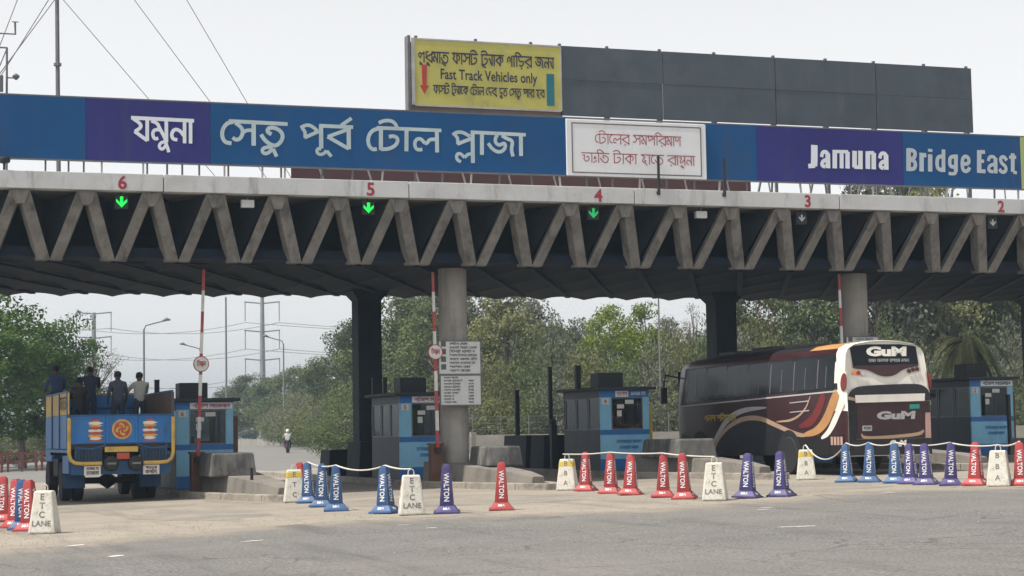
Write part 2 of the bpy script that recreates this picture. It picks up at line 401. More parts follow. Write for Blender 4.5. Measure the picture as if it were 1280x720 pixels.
# ------------------------------------------------------------------ mesh helpers
class MB:
    def __init__(s):
        s.v, s.f, s.m = [], [], []
        s.cur = 0
    def add(s, vs, fs, mtx=None):
        b = len(s.v)
        if mtx is not None:
            vs = [tuple(mtx @ Vector(v)) for v in vs]
        s.v += [tuple(v) for v in vs]
        s.f += [tuple(b + i for i in f) for f in fs]
        s.m += [s.cur] * len(fs)
        return s
    def box(s, x0, x1, y0, y1, z0, z1, mtx=None):
        vs = [(x0, y0, z0), (x1, y0, z0), (x1, y1, z0), (x0, y1, z0), (x0, y0, z1), (x1, y0, z1), (x1, y1, z1), (x0, y1, z1)]
        fs = [(0, 3, 2, 1), (4, 5, 6, 7), (0, 1, 5, 4), (1, 2, 6, 5), (2, 3, 7, 6), (3, 0, 4, 7)]
        return s.add(vs, fs, mtx)
    def hexa(s, a, b):
        """two quads (4 points each, bottom and top, same winding)"""
        return s.add(list(a) + list(b), [(3, 2, 1, 0), (4, 5, 6, 7), (0, 1, 5, 4), (1, 2, 6, 5), (2, 3, 7, 6), (3, 0, 4, 7)])
    def bar(s, a, b, w, h=None, up=(0, 0, 1)):
        a, b = Vector(a), Vector(b)
        h = h or w
        d = (b - a).normalized()
        up = Vector(up)
        if abs(d.dot(up)) > 0.98:
            up = Vector((0, 1, 0))
        x = d.cross(up).normalized()
        y = x.cross(d)
        q = [(-1, -1), (1, -1), (1, 1), (-1, 1)]
        return s.hexa([a + x * (i * w / 2) + y * (j * h / 2) for i, j in q], [b + x * (i * w / 2) + y * (j * h / 2) for i, j in q])
    def tube(s, pts, rad, n=8, cap=True):
        pts = [Vector(p) for p in pts]
        if not isinstance(rad, (list, tuple)):
            rad = [rad] * len(pts)
        b = len(s.v)
        prev = None
        for i, p in enumerate(pts):
            d = (pts[min(i + 1, len(pts) - 1)] - pts[max(i - 1, 0)]).normalized()
            if prev is None:
                a = Vector((0, 0, 1)) if abs(d.z) < 0.9 else Vector((0, 1, 0))
                x = d.cross(a).normalized()
            else:
                x = (prev - d * prev.dot(d)).normalized()
            prev = x
            y = d.cross(x)
            for k in range(n):
                t = 2 * math.pi * k / n
                s.v.append(tuple(p + (x * math.cos(t) + y * math.sin(t)) * rad[i]))
        c = 0
        for i in range(len(pts) - 1):
            for k in range(n):
                k2 = (k + 1) % n
                s.f.append((b + i * n + k, b + i * n + k2, b + (i + 1) * n + k2, b + (i + 1) * n + k)); c += 1
        if cap:
            s.f.append(tuple(b + k for k in reversed(range(n))))
            s.f.append(tuple(b + (len(pts) - 1) * n + k for k in range(n))); c += 2
        s.m += [s.cur] * c
        return s
    def cyl(s, a, b, r, r2=None, n=16):
        return s.tube([a, b], [r, r if r2 is None else r2], n)
    def prism(s, poly, plane, d0, d1):
        """polygon extruded along an axis. plane 'xz' -> along y, 'yz' -> along x, 'xy' -> along z"""
        k = len(poly)
        if plane == 'xz':
            P = lambda p, d: (p[0], d, p[1])
        elif plane == 'yz':
            P = lambda p, d: (d, p[0], p[1])
        else:
            P = lambda p, d: (p[0], p[1], d)
        vs = [P(p, d0) for p in poly] + [P(p, d1) for p in poly]
        fs = [tuple(range(k)), tuple(reversed(range(k, 2 * k)))] + [(i, k + i, k + (i + 1) % k, (i + 1) % k) for i in range(k)]
        return s.add(vs, fs)
    def lathe(s, prof, n=20, axis='z', c=(0, 0, 0)):
        b = len(s.v)
        for r, h in prof:
            for k in range(n):
                t = 2 * math.pi * k / n
                q = (r * math.cos(t), r * math.sin(t), h)
                if axis == 'x':
                    q = (q[2], q[0], q[1])
                elif axis == 'y':
                    q = (q[1], q[2], q[0])
                s.v.append((q[0] + c[0], q[1] + c[1], q[2] + c[2]))
        cnt = 0
        for i in range(len(prof) - 1):
            for k in range(n):
                k2 = (k + 1) % n
                s.f.append((b + i * n + k, b + i * n + k2, b + (i + 1) * n + k2, b + (i + 1) * n + k)); cnt += 1
        s.f.append(tuple(b + k for k in reversed(range(n))))
        s.f.append(tuple(b + (len(prof) - 1) * n + k for k in range(n)))
        s.m += [s.cur] * (cnt + 2)
        return s
    def mesh(s, name, mats, bevel=0, smooth=False, recalc=True):
        me = bpy.data.meshes.new(name)
        me.from_pydata(s.v, [], s.f)
        for m in (mats if isinstance(mats, (list, tuple)) else [mats]):
            me.materials.append(M[m] if isinstance(m, str) else m)
        if len(set(s.m)) > 1:
            me.polygons.foreach_set('material_index', s.m)
        if bevel or recalc:
            bm = bmesh.new(); bm.from_mesh(me)
            if recalc:
                bmesh.ops.recalc_face_normals(bm, faces=bm.faces)
            if bevel:
                ed = [e for e in bm.edges if len(e.link_faces) == 2 and e.calc_face_angle(0) > 0.5]
                bmesh.ops.bevel(bm, geom=ed, offset=bevel, segments=2, affect='EDGES', profile=0.6)
            bm.to_mesh(me); bm.free()
        if smooth:
            me.polygons.foreach_set('use_smooth', [True] * len(me.polygons))
            try:
                me.set_sharp_from_angle(angle=R(40))
            except Exception:
                pass
        me.update()
        return me
    def build(s, name, mats, parent=None, bevel=0, smooth=False, recalc=True):
        return obj(name, s.mesh(name, mats, bevel, smooth, recalc), parent)

def obj(name, me, parent=None):
    o = bpy.data.objects.new(name, me)
    COL.objects.link(o)
    if parent is not None:
        o.parent = parent
    return o
def thing(name, label, cat, loc=(0, 0, 0), rz=0, group=None):
    o = bpy.data.objects.new(name, None)
    o.empty_display_size = 0.2
    COL.objects.link(o)
    o.location = loc
    o.rotation_euler = (0, 0, rz)
    return tag(o, label, cat, group)
def tag(o, label, cat, group=None):
    o['label'] = label
    o['category'] = cat
    if group:
        o['group'] = group
    return o
def struct(o):
    o['kind'] = 'structure'
    return o
def stuff(o):
    o['kind'] = 'stuff'
    return o
KIDS = {}
def children(o):
    return [c for c in bpy.data.objects if c.parent == o]
def copy_tree(o, loc=None, rz=None, label=None, parent=None):
    c = o.copy()
    COL.objects.link(c)
    if parent is not None:
        c.parent = parent
    if loc is not None:
        c.location = loc
    if rz is not None:
        c.rotation_euler = (0, 0, rz)
    if label:
        c['label'] = label
    if o.name not in KIDS:
        KIDS[o.name] = children(o)
    for k in KIDS[o.name]:
        copy_tree(k, parent=c)
    return c

# ------------------------------------------------------------------ lettering
TXT = {}
def text_geo(body, bold=0.0, sx=1.0):
    key = (body, bold)
    if key not in TXT:
        cu = bpy.data.curves.new('lettering', 'FONT')
        cu.body = body
        cu.size = 1
        cu.offset = bold
        cu.resolution_u = 3
        o = bpy.data.objects.new('lettering', cu)
        COL.objects.link(o)
        bpy.context.view_layer.update()
        dg = bpy.context.evaluated_depsgraph_get()
        me = bpy.data.meshes.new_from_object(o.evaluated_get(dg))
        vs = [(v.co.x, v.co.y) for v in me.vertices]
        fs = [tuple(p.vertices) for p in me.polygons]
        COL.objects.unlink(o)
        bpy.data.objects.remove(o)
        bpy.data.curves.remove(cu)
        bpy.data.meshes.remove(me)
        TXT[key] = (vs, fs)
    return TXT[key]
def put_text(mb, geo, origin, ex, ey, w=None, h=None, centre=True, shear=0.0):
    """lay flat lettering on a plane: fitted to w x h, centred on origin, ex/ey unit axes"""
    vs, fs = geo
    xs = [p[0] for p in vs]; ys = [p[1] for p in vs]
    x0, x1, y0, y1 = min(xs), max(xs), min(ys), max(ys)
    kx = w / (x1 - x0) if w else None
    ky = h / (y1 - y0) if h else None
    kx = kx or ky; ky = ky or kx
    cx, cy = ((x0 + x1) / 2, (y0 + y1) / 2) if centre else (x0, y0)
    o, ex, ey = Vector(origin), Vector(ex), Vector(ey)
    mb.add([o + ex * ((x - cx) * kx + shear * (y - cy) * ky) + ey * ((y - cy) * ky) for x, y in vs], fs)
    return mb

# strokes for the Bengali signs: head line at y = 1, base line at y = 0
def stem(x):
    return [(x, 1), (x, 0)]
GL = {
 'a': (.34, [stem(.17)]),
 'y': (.95, [[(.05, .98), (.45, .80), (.52, .60), (.12, .40)], [(.12, .40), (.82, .04)], stem(.84)]),
 'm': (.80, [[(.02, .95), (.28, .84), (.35, .62), (.58, .24), (.65, .03)], [(.35, .57), (.13, .55), (.07, .34), (.15, .14), (.32, .17)], stem(.66)]),
 'n': (.76, [[(.58, .31), (.42, .55), (.18, .60), (.04, .38), (.10, .14), (.28, .10)], stem(.61)]),
 's': (1.02, [[(.13, .95), (.39, .76), (.45, .56), (.35, .31), (.16, .23), (.02, .34)], [(.42, .53), (.58, .66), (.87, .65)], stem(.89)]),
 't': (1.05, [[(.47, .48), (.29, .58), (.32, .75), (.58, .78), (.87, .62), (.95, .35), (.77, .05), (.52, -.02), (.19, .22), (.03, .48)]]),
 'b': (1.0, [[(.86, .86), (.06, .52)], [(.06, .52), (.90, .03)], stem(.92)]),
 'p': (1.05, [[(.05, .88), (.28, 1.0), (.52, .96), (.75, .73)], [(.12, .87), (.25, .73), (.23, .45)], [(.23, .45), (.84, .73)], stem(.92)]),
 'T': (1.0, [stem(.13), [(.13, .03), (.50, .05), (.80, .25), (.87, .53), (.67, .66), (.47, .60)], [(.03, 1.25), (.27, 1.36), (.57, 1.36), (.75, 1.21), (.82, 1.02)]]),
 'l': (1.10, [[(.39, .14), (.16, .10), (.05, .34), (.13, .58), (.32, .62), (.48, .41)], [(.48, .41), (.58, .40), (.68, .58), (.92, .58)], stem(.98)]),
 'j': (1.25, [[(.44, .95), (.34, .80), (.38, .60), (.54, .50), (.72, .62), (.78, .48), (.70, .28), (.50, .18), (.22, .30), (.05, .58)], [(.62, .93), (.80, .80), (1.08, .70), (1.0, .30), (1.08, .0)]]),
 'e': (.48, [[(.50, .98), (.26, .94), (.08, .72), (.04, .44), (.14, .16), (.42, .10)]]),
 'i': (.40, [stem(.22), [(.22, 1), (.02, 1.18), (.16, 1.38), (.52, 1.36), (.80, 1.08)]]),
 'r': (1.0, [[(.86, .86), (.06, .52)], [(.06, .52), (.90, .03)], stem(.92), [(.36, -.02), (.48, -.10)]]),
 'N': (.80, [[(.08, .98), (.08, .62), (.26, .50), (.44, .62), (.46, .82)], stem(.66)]),
 'B': (1.0, [[(.10, .70), (.30, .82), (.38, .62), (.22, .40), (.40, .10), (.75, .12), (.88, .45), (.72, .70), (.58, .55)]]),
 'M': (.40, [[(.20, .66), (.06, .50), (.20, .36), (.34, .50), (.20, .66)], [(.04, .0), (.36, .2)]]),
 'k': (1.12, [[(.60, .86), (.06, .52)], [(.06, .52), (.64, .06)], stem(.66), [(.66, .78), (.95, .82), (1.02, .52), (.86, .34)]]),
 'h': (.80, [[(.10, .95), (.52, .74), (.22, .54), (.14, .26), (.42, .14), (.58, .34), (.40, .44)], [(.44, .14), (.70, -.10)]]),
 'x': (.86, [[(.10, .80), (.24, .88), (.32, .66), (.12, .44), (.22, .20), (.44, .36), (.66, .60)], stem(.70)]),
 'S': (.92, [[(.16, .50), (.04, .60), (.12, .86), (.32, .90), (.42, .62), (.30, .42)], [(.42, .72), (.56, .88), (.74, .80)], stem(.78)]),
 'D': (1.0, [[(.86, .80), (.10, .48)], [(.10, .48), (.90, .03)], [(.30, .64), (.08, .84), (.20, 1.06), (.42, .98)], stem(.92)]),
 'f': (1.12, [[(.05, .98), (.40, .80), (.12, .48)], [(.12, .48), (.62, .05)], stem(.64), [(.64, .78), (.95, .82), (1.02, .52), (.86, .34)]]),
 'g': (.80, [[(.08, .40), (.10, .78), (.32, .94), (.48, .74), (.40, .48)], stem(.66)]),
 'R': (.90, [[(.12, 1), (.10, .60), (.35, .50), (.70, .60), (.75, .25), (.45, .03), (.20, .15)], [(.42, -.12), (.52, -.20)]]),
 'd': (.74, [[(.20, .98), (.12, .52), (.32, .36), (.54, .50), (.50, .20), (.60, -.02)]]),
 'Y': (.62, [[(.06, .64), (.24, .60), (.26, .24), (.44, .08)], stem(.50)]),
 '|': (.30, [[(.14, .95), (.14, 0)]]),
 ',': (.20, [[(.10, .05), (.04, -.15)]]),
}
SUB = {  # marks hung on the letter before
 'u': [[(.30, .0), (.20, -.16), (.34, -.26), (.46, -.16), (.40, -.04), (.58, -.34)]],
 'U': [[(.56, .0), (.30, -.10), (.24, -.26), (.44, -.34), (.70, -.24)]],
 '^': [[(.46, 1.0), (.72, 1.30)]],
 '_l': [[(.54, .06), (.40, -.04), (.28, -.22), (.12, -.16), (.10, -.02)], [(.62, .1), (.62, -.32)]],
 '_r': [[(.10, .02), (.42, -.18), (.60, -.22)]],
 '_T': [[(.40, .10), (.26, -.10), (.36, -.30), (.60, -.20)]],
 '_y': [[(.66, .70), (.84, .80), (.84, .40), (.98, .12), (1.06, .4)]],
}
def chaikin(p, n=2):
    for _ in range(n):
        q = [p[0]]
        for a, b in zip(p[:-1], p[1:]):
            q.append((a[0] * .75 + b[0] * .25, a[1] * .75 + b[1] * .25))
            q.append((a[0] * .25 + b[0] * .75, a[1] * .25 + b[1] * .75))
        q.append(p[-1])
        p = q
    return p
def stroke_geo(codes, wt=0.13):
    """codes: list of glyph codes; ' ' is a space. Flat ribbons, each lifted a hair so none overlap exactly"""
    vs, fs, lift = [], [], []
    x = 0.0
    lines = []
    start, bare = None, ('e',)
    last = 0
    for c in codes:
        if c == ' ':
            if start is not None:
                lines.append([(start, 1), (x, 1)]); start = None
            x += .45
            continue
        if c in SUB:
            for st in SUB[c]:
                lines.append(chaikin([(last + a, b) for a, b in st]))
            continue
        w, sts = GL[c]
        last = x
        if c not in ('|', ',', 'M', 'e', 'D', 'S', 'g') and start is None:
            start = x
        for st in sts:
            pts = [(x + a, b) for a, b in st]
            lines.append(chaikin(pts) if len(pts) > 2 else pts)
        x += w
    if start is not None:
        lines.append([(start, 1), (x, 1)])
    for k, ln in enumerate(lines):
        h = wt / 2
        n = len(ln)
        b = len(vs)
        for i, p in enumerate(ln):
            a, c = ln[max(0, i - 1)], ln[min(n - 1, i + 1)]
            dx, dy = c[0] - a[0], c[1] - a[1]
            d = math.hypot(dx, dy) or 1
            ox, oy = -dy / d * h, dx / d * h
            e = 0
            if i == 0: e = -h * .7
            if i == n - 1: e = h * .7
            vs.append((p[0] + ox + dx / d * e, p[1] + oy + dy / d * e))
            vs.append((p[0] - ox + dx / d * e, p[1] - oy + dy / d * e))
            lift += [k + .06 * i, k + .06 * i]
        for i in range(n - 1):
            fs.append((b + 2 * i, b + 2 * i + 1, b + 2 * i + 3, b + 2 * i + 2))
    return vs, fs, lift
def put_strokes(mb, codes, x0, x1, zb, zt, y, wt=0.13):
    vs, fs, lift = stroke_geo(codes, wt)
    xs = [p[0] for p in vs]
    a, b = min(xs), max(xs)
    kx = (x1 - x0) / (b - a)
    kz = zt - zb
    mb.add([(x0 + (p[0] - a) * kx, y - 0.0007 * l, zb + p[1] * kz) for p, l in zip(vs, lift)], fs)
    return mb

# ================================================================== THE GROUND
def sheet(name, poly_or_rect, z, mname, nx=None):
    """rect (x0,x1,y0,y1) laid on the falling plaza"""
    x0, x1, y0, y1 = poly_or_rect
    xs = sorted(set([x0, x1] + [b for b in (-8.3, 41.7) if x0 < b < x1]))
    mb = MB()
    vs, fs = [], []
    for x in xs:
        vs += [(x, y0, gz(x) + z), (x, y1, gz(x) + z)]
    for i in range(len(xs) - 1):
        fs.append((2 * i, 2 * i + 2, 2 * i + 3, 2 * i + 1))
    mb.add(vs, fs)
    return struct(mb.build(name, mname, recalc=False))
sheet('ground', (-420, 640, -60, 700), 0.0, 'earth')
sheet('exit_road', (-30, 46, 74.0, 420), 0.004, 'exit_asphalt')
sheet('concrete_apron', (-60, 90, 24, 74.0), 0.004, 'apron')
def polysheet(name, top, ybot, z, mname):
    """strip between a ragged far edge and a straight near edge"""
    vs, fs, du = [], [], []
    for x, y in top:
        vs += [(x, ybot, gz(x) + z), (x, y - 4.5, gz(x) + z), (x, y - 1.5, gz(x) + z), (x, y, gz(x) + z)]
        du += [0.0, 0.10, 0.45, 1.0]
    for i in range(len(top) - 1):
        for k in range(3):
            fs.append((4 * i + k, 4 * i + 4 + k, 4 * i + 5 + k, 4 * i + 1 + k))
    o = struct(MB().add(vs, fs).build(name, mname, recalc=False))
    at = o.data.attributes.new('dust', 'FLOAT', 'POINT')
    at.data.foreach_set('value', du)
    return o
edge = [(-60, 27), (-20, 27.5), (-6, 28), (0, 28.9), (2.36, 30.1), (5.2, 32.6), (8.4, 34.1), (10.5, 33.9), (12, 33.4), (14, 32.6), (16.1, 33.5), (18.4, 34.6), (20.6, 35.6), (22.8, 34.2), (25, 33.5), (30, 33), (41.7, 32), (90, 31)]
top = []
for (xa, ya), (xb, yb) in zip(edge[:-1], edge[1:]):
    n = max(2, int((xb - xa) / 0.25)) if xa > -1 and xb < 32 else 4
    for i in range(n):
        t = i / n
        top.append((xa + (xb - xa) * t, ya + (yb - ya) * t + random.uniform(-.16, .16) + .22 * math.sin(xa * 3 + t * 9)))
top.append(edge[-1])
polysheet('asphalt_road', top, -30, 0.008, 'asphalt')
# worn concrete patches on the apron
for k, (cx, cy, rx, ry) in enumerate([(5.2, 45.5, 2.6, 1.6), (13.2, 40.5, 2.4, 3.2), (20, 39.5, 2.6, 3.0), (12.9, 47.5, 2.0, 2.0), (19.6, 46.5, 1.7, 2.4), (1.0, 37.5, 1.6, 2.2), (7.2, 39.5, 1.4, 2.6)]):
    n = 26
    pts = []
    for i in range(n):
        t = 2 * math.pi * i / n
        q = 1 + random.uniform(-.16, .16)
        pts.append((cx + rx * q * math.cos(t), cy + ry * q * math.sin(t)))
    struct(MB().add([(x, y, gz(x) + 0.007) for x, y in pts], [tuple(range(n))]).build('worn_patch', 'patch', recalc=False))
# faded paint left on the asphalt
for k, (x, y, l, w, a) in enumerate([(3.55, 30.6, .55, .13, .9), (3.75, 27.4, .40, .13, .9), (13.6, 25.6, .75, .10, -.35), (16.0, 31.2, .35, .09, -.3), (15.6, 30.6, .28, .10, -.3), (9.2, 31.6, .30, .08, .2), (9.3, 30.3, .26, .08, .2), (6.1, 29.3, .5, .08, .4), (20.3, 34.3, .5, .08, .1)]):
    pts = []
    for i in range(9):
        t = 2 * math.pi * i / 9
        q = random.uniform(.75, 1.15)
        u, v = l / 2 * q * math.cos(t), w / 2 * q * math.sin(t) * 1.4
        pts.append((x + u * math.cos(a) - v * math.sin(a), y + u * math.sin(a) + v * math.cos(a)))
    struct(MB().add([(p, q, gz(p) + 0.013) for p, q in pts], [tuple(range(9))]).build('paint_mark', 'road_paint', recalc=False))
# loose grit on the apron
mb = MB()
rg = random.Random(3)
for i in range(2200):
    x = rg.uniform(0, 27)
    e = np.interp(x, [p[0] for p in edge], [p[1] for p in edge])
    y = e + abs(rg.gauss(0, 3.2)) - .8 if rg.random() < .8 else rg.uniform(24, 34)
    s = rg.uniform(.006, .02)
    z = gz(x) + .008
    a = rg.uniform(0, 6.28)
    P = [(x + s * math.cos(a + k * 2.09), y + s * math.sin(a + k * 2.09), z) for k in range(3)] + [(x, y, z + s * .9)]
    mb.add(P, [(0, 1, 3), (1, 2, 3), (2, 0, 3)])
stuff(mb.build('loose_grit', 'pebble', recalc=False))

# ================================================================== THE GANTRY
D = 48.2
gan = thing('toll_gantry', 'long concrete toll plaza canopy with zigzag strut front on round columns', 'gantry', (0, 0, 0))
X0, X1 = -2.29, 45.2
joints = [X0, 1.25, 7.80, 14.32, 20.85, 27.3, 33.8, 40.3, X1]
for a, b in zip(joints[:-1], joints[1:]):
    MB().box(a + .012, b - .012, D, D + .42, 7.72, 8.16).build('fascia_panel', 'fascia', gan, bevel=.015)
mb = MB().box(X0, X1, D + .42, D + 14, 7.78, 8.10)
mb.build('roof_slab', 'column', gan)
MB().box(X0, X1, D + 14, D + 14.4, 7.72, 8.16).build('rear_fascia', 'fascia', gan)
# corrugated soffit: arches between the valley lines
SP = 1.636
apex = [4.25 + SP * i for i in range(-4, 26)]
prof = []
for a in apex[:-1]:
    for k in range(8):
        t = k / 8
        prof.append((a + SP / 2 + SP * t, 6.03 + .11 * math.sin(math.pi * t) ** .8))
vs, fs = [], []
ys = [D + 1.15, D + 13.6]
for x, z in prof:
    vs += [(x, ys[0], z), (x, ys[1], z), (x, ys[0], z + .25), (x, ys[1], z + .25)]
for i in range(len(prof) - 1):
    b = 4 * i
    fs += [(b, b + 1, b + 5, b + 4), (b + 2, b + 6, b + 7, b + 3), (b, b + 4, b + 6, b + 2), (b + 1, b + 3, b + 7, b + 5)]
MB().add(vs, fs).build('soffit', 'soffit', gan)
for a in apex[:-1]:
    x = a + SP / 2
    MB().bar((x, D + 1.3, 6.02), (x + 5.6, D + 12.7, 6.06), .16, .06).build('soffit_rib', 'soffit', gan)
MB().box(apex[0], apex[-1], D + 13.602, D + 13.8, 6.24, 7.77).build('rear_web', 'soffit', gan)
# zigzag front: a strut down each side of every apex and a dark sheet for the shaded interior behind
for k, a in enumerate(apex):
    for s in (-1, 1):
        top_ = Vector((a + s * .09, D + .12, 7.715))
        bot = Vector((a + s * (SP / 2 - .14), D + 1.02, 6.03))
        w = .30
        n = (bot - top_).normalized()
        tx = Vector((1, 0, 0))
        # a slab leg: wide in x at the front, going back into the structure
        yb = .34
        A = [top_ + tx * (-w / 2), top_ + tx * (w / 2), top_ + tx * (w / 2 - s * .05) + Vector((0, yb, 0)), top_ + tx * (-w / 2 - s * .05) + Vector((0, yb, 0))]
        B = [bot + tx * (-w / 2), bot + tx * (w / 2), bot + tx * (w / 2 - s * .05) + Vector((0, yb, 0)), bot + tx * (-w / 2 - s * .05) + Vector((0, yb, 0))]
        MB().hexa(B, A).build('strut', 'strut', gan, bevel=.012)
    MB().prism([(a - .10, 7.36), (a + .10, 7.36), (a + .235, 7.712), (a - .235, 7.712)], 'xz', D + .13, D + .40).build('strut_head', 'strut', gan)
# recessed hopper faces between neighbouring apexes
for a, b in zip(apex[:-1], apex[1:]):
    v = (a + b) / 2
    mb = MB()
    q = [(a + .2, D + .45, 7.70), (b - .2, D + .45, 7.70), (v, D + 1.5, 6.10), (v, D + 2.2, 7.70)]
    mb.add(q, [(0, 3, 2), (3, 1, 2)])
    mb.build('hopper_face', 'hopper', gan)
MB().box(apex[0], apex[-1], D + 2.6, D + 2.7, 6.12, 7.76).build('shade_backing', 'soffit', gan)  # dark sheet standing in for the shaded interior between the struts
for x, lane in ((16.26, ''), (29.05, ''), (3.4, ''), (42.0, '')):
    z0 = gz(x)
    MB().lathe([(.40, z0 - .1), (.40, 6.05)], 28, c=(x, D + 2.4, 0)).build('column', 'column', gan, smooth=True)
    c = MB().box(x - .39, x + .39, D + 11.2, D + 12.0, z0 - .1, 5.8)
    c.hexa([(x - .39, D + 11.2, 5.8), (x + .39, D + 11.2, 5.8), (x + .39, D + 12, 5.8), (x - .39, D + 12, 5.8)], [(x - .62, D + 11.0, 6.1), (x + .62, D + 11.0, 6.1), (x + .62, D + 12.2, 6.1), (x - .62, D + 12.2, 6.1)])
    c.build('rear_column', 'shaded_column', gan)
# painted lane numbers on the fascia
for n, x in (('6', 6.76), ('5', 13.26), ('4', 19.76), ('3', 26.26), ('2', 32.76), ('7', 0.26), ('1', 39.26)):
    mb = MB()
    put_text(mb, text_geo(n, .03), (x, D - .004, 7.925), (1, 0, 0), (0, 0, 1), h=.36)
    mb.build('lane_number', 'letter_red', gan, recalc=False)

# lane signals hanging under the fascia
def arrow(mb, x, y, z, s):
    mb.prism([(x - .045 * s, z + .16 * s), (x - .045 * s, z - .02 * s), (x - .045 * s, z - .06 * s), (x + .045 * s, z - .06 * s), (x + .045 * s, z + .16 * s)], 'xz', y, y + .012)
    for d in (-1, 1):
        mb.prism([(x, z - .17 * s), (x + d * .16 * s, z + .0 * s), (x + d * .16 * s, z + .085 * s), (x, z - .065 * s)], 'xz', y - .003 * d - .004, y + .009)
for n, x, m, lab in (('6', 6.78, 'green_light', 'brightest green lane arrow, leftmost of the lane signals'), ('5', 13.28, 'green_light', 'green lane arrow under the sign letters, second lane signal from the left'), ('4', 19.73, 'green_dim', 'dim green lane arrow hanging under the painted 4'), ('3', 26.22, 'dead_light', 'unlit pale lane arrow under the painted Jamuna panel'), ('2', 32.66, 'dead_light', 'unlit pale lane arrow nearest the right photo edge')):
    t = thing('lane_signal', lab, 'lane signal', (x, D + .30, 7.47), 0, 'lane signals under the fascia')
    MB().box(-.17, .17, .02, .14, -.18, .17).build('housing', 'black_steel', t, bevel=.01)
    MB().box(-.02, .02, .05, .09, .17, .25).build('hanger', 'black_steel', t)
    s = .85 if m.startswith('green') else .62
    mb = MB(); arrow(mb, 0, 0, 0, s)
    mb.build('arrow', m, t)
for x, lab in ((10.03, 'white floodlight box under the fascia above the truck side'), (23.03, 'white floodlight box under the fascia above the bus front')):
    t = thing('floodlight', lab, 'floodlight', (x, D + .32, 7.50), 0, 'floodlights under the fascia')
    MB().box(-.17, .17, -.04, .12, -.1, .1).build('housing', 'floodlight', t, bevel=.015)
    MB().box(-.02, .02, .03, .07, .1, .215).build('bracket', 'steel', t)

# ================================================================== SIGNS ON THE GANTRY
YS = D + .30
sg = thing('name_sign', 'long blue and indigo sign board naming the plaza along the gantry top', 'sign board', (0, 0, 0))
for a, b, m in ((-2.2, 5.88, 'sign_blue'), (5.88, 9.06, 'sign_indigo'), (9.06, 18.95, 'sign_blue'), (23.2, 24.82, 'sign_blue'), (24.82, 29.64, 'sign_indigo'), (29.64, 33.72, 'sign_blue'), (33.72, 36.4, 'sign_lime')):
    MB().box(a + .003, b - .003, YS, YS + .07, 8.52, 10.10).build('panel', m, sg)
MB().box(-2.2, 36.4, YS + .0, YS + .09, 10.103, 10.14).build('top_rail', 'steel', sg)
MB().box(-2.2, 36.4, YS + .0, YS + .09, 8.48, 8.517).build('bottom_rail', 'steel', sg)
# painted words as centre lines on the board: (stroke width, [(x, z), ...])
W_YAMUNA = [(0.096, [(7.021, 9.64), (8.635, 9.623)]), (0.092, [(7.08, 9.613), (7.237, 9.518), (7.287, 9.409), (7.118, 9.283)]), (0.092, [(7.109, 9.292), (7.434, 9.063)]), (0.092, [(7.432, 9.606), (7.43, 9.053)]), (0.092, [(7.535, 9.58), (7.693, 9.526), (7.743, 9.396), (7.871, 9.179), (7.911, 9.059)]), (0.088, [(7.743, 9.356), (7.603, 9.351), (7.563, 9.228), (7.613, 9.109), (7.712, 9.133)]), (0.092, [(7.919, 9.605), (7.921, 9.04)]), (0.08, [(7.911, 9.049), (7.791, 9.035), (7.721, 8.932), (7.791, 8.834), (7.89, 8.918), (7.921, 9.04)]), (0.084, [(7.901, 9.019), (7.95, 8.899), (7.98, 8.779)]), (0.092, [(8.372, 9.217), (8.272, 9.356), (8.132, 9.391), (8.047, 9.266), (8.081, 9.126), (8.201, 9.11)]), (0.092, [(8.389, 9.603), (8.387, 9.026)]), (0.092, [(8.544, 9.599), (8.541, 9.025)])]
W_SETU = [(0.101, [(9.541, 9.652), (11.102, 9.632)]), (0.105, [(9.653, 9.632), (9.51, 9.606), (9.387, 9.458), (9.355, 9.273), (9.426, 9.092), (9.609, 9.068)]), (0.101, [(9.714, 9.614), (9.877, 9.497), (9.918, 9.376), (9.855, 9.21), (9.732, 9.154), (9.64, 9.222)]), (0.093, [(9.897, 9.344), (10.0, 9.43), (10.185, 9.431)]), (0.118, [(10.197, 9.642), (10.192, 9.027)]), (0.106, [(10.669, 9.342), (10.556, 9.399), (10.577, 9.503), (10.743, 9.53), (10.929, 9.433), (10.98, 9.27), (10.864, 9.081), (10.698, 9.034), (10.492, 9.171), (10.39, 9.331)]), (0.094, [(10.698, 9.003), (10.532, 9.002), (10.408, 8.942), (10.448, 8.82), (10.593, 8.846), (10.697, 8.983)]), (0.098, [(10.708, 8.962), (10.799, 8.76)])]
W_PURBA = [(0.099, [(11.954, 9.621), (12.877, 9.616)]), (0.095, [(12.547, 9.65), (12.837, 9.855)]), (0.094, [(11.45, 9.546), (11.597, 9.63), (11.744, 9.615), (11.911, 9.47)]), (0.09, [(11.491, 9.533), (11.57, 9.457), (11.569, 9.281)]), (0.094, [(11.552, 9.287), (11.942, 9.471)]), (0.115, [(12.001, 9.629), (12.001, 9.016)]), (0.086, [(12.001, 8.996), (11.906, 9.013), (11.874, 8.909), (11.968, 8.839), (12.095, 8.895), (12.138, 8.969)]), (0.091, [(12.148, 8.959), (12.273, 8.808)]), (0.095, [(12.716, 9.545), (12.184, 9.334)]), (0.099, [(12.173, 9.338), (12.749, 9.031)]), (0.116, [(12.753, 9.595), (12.753, 9.021)])]
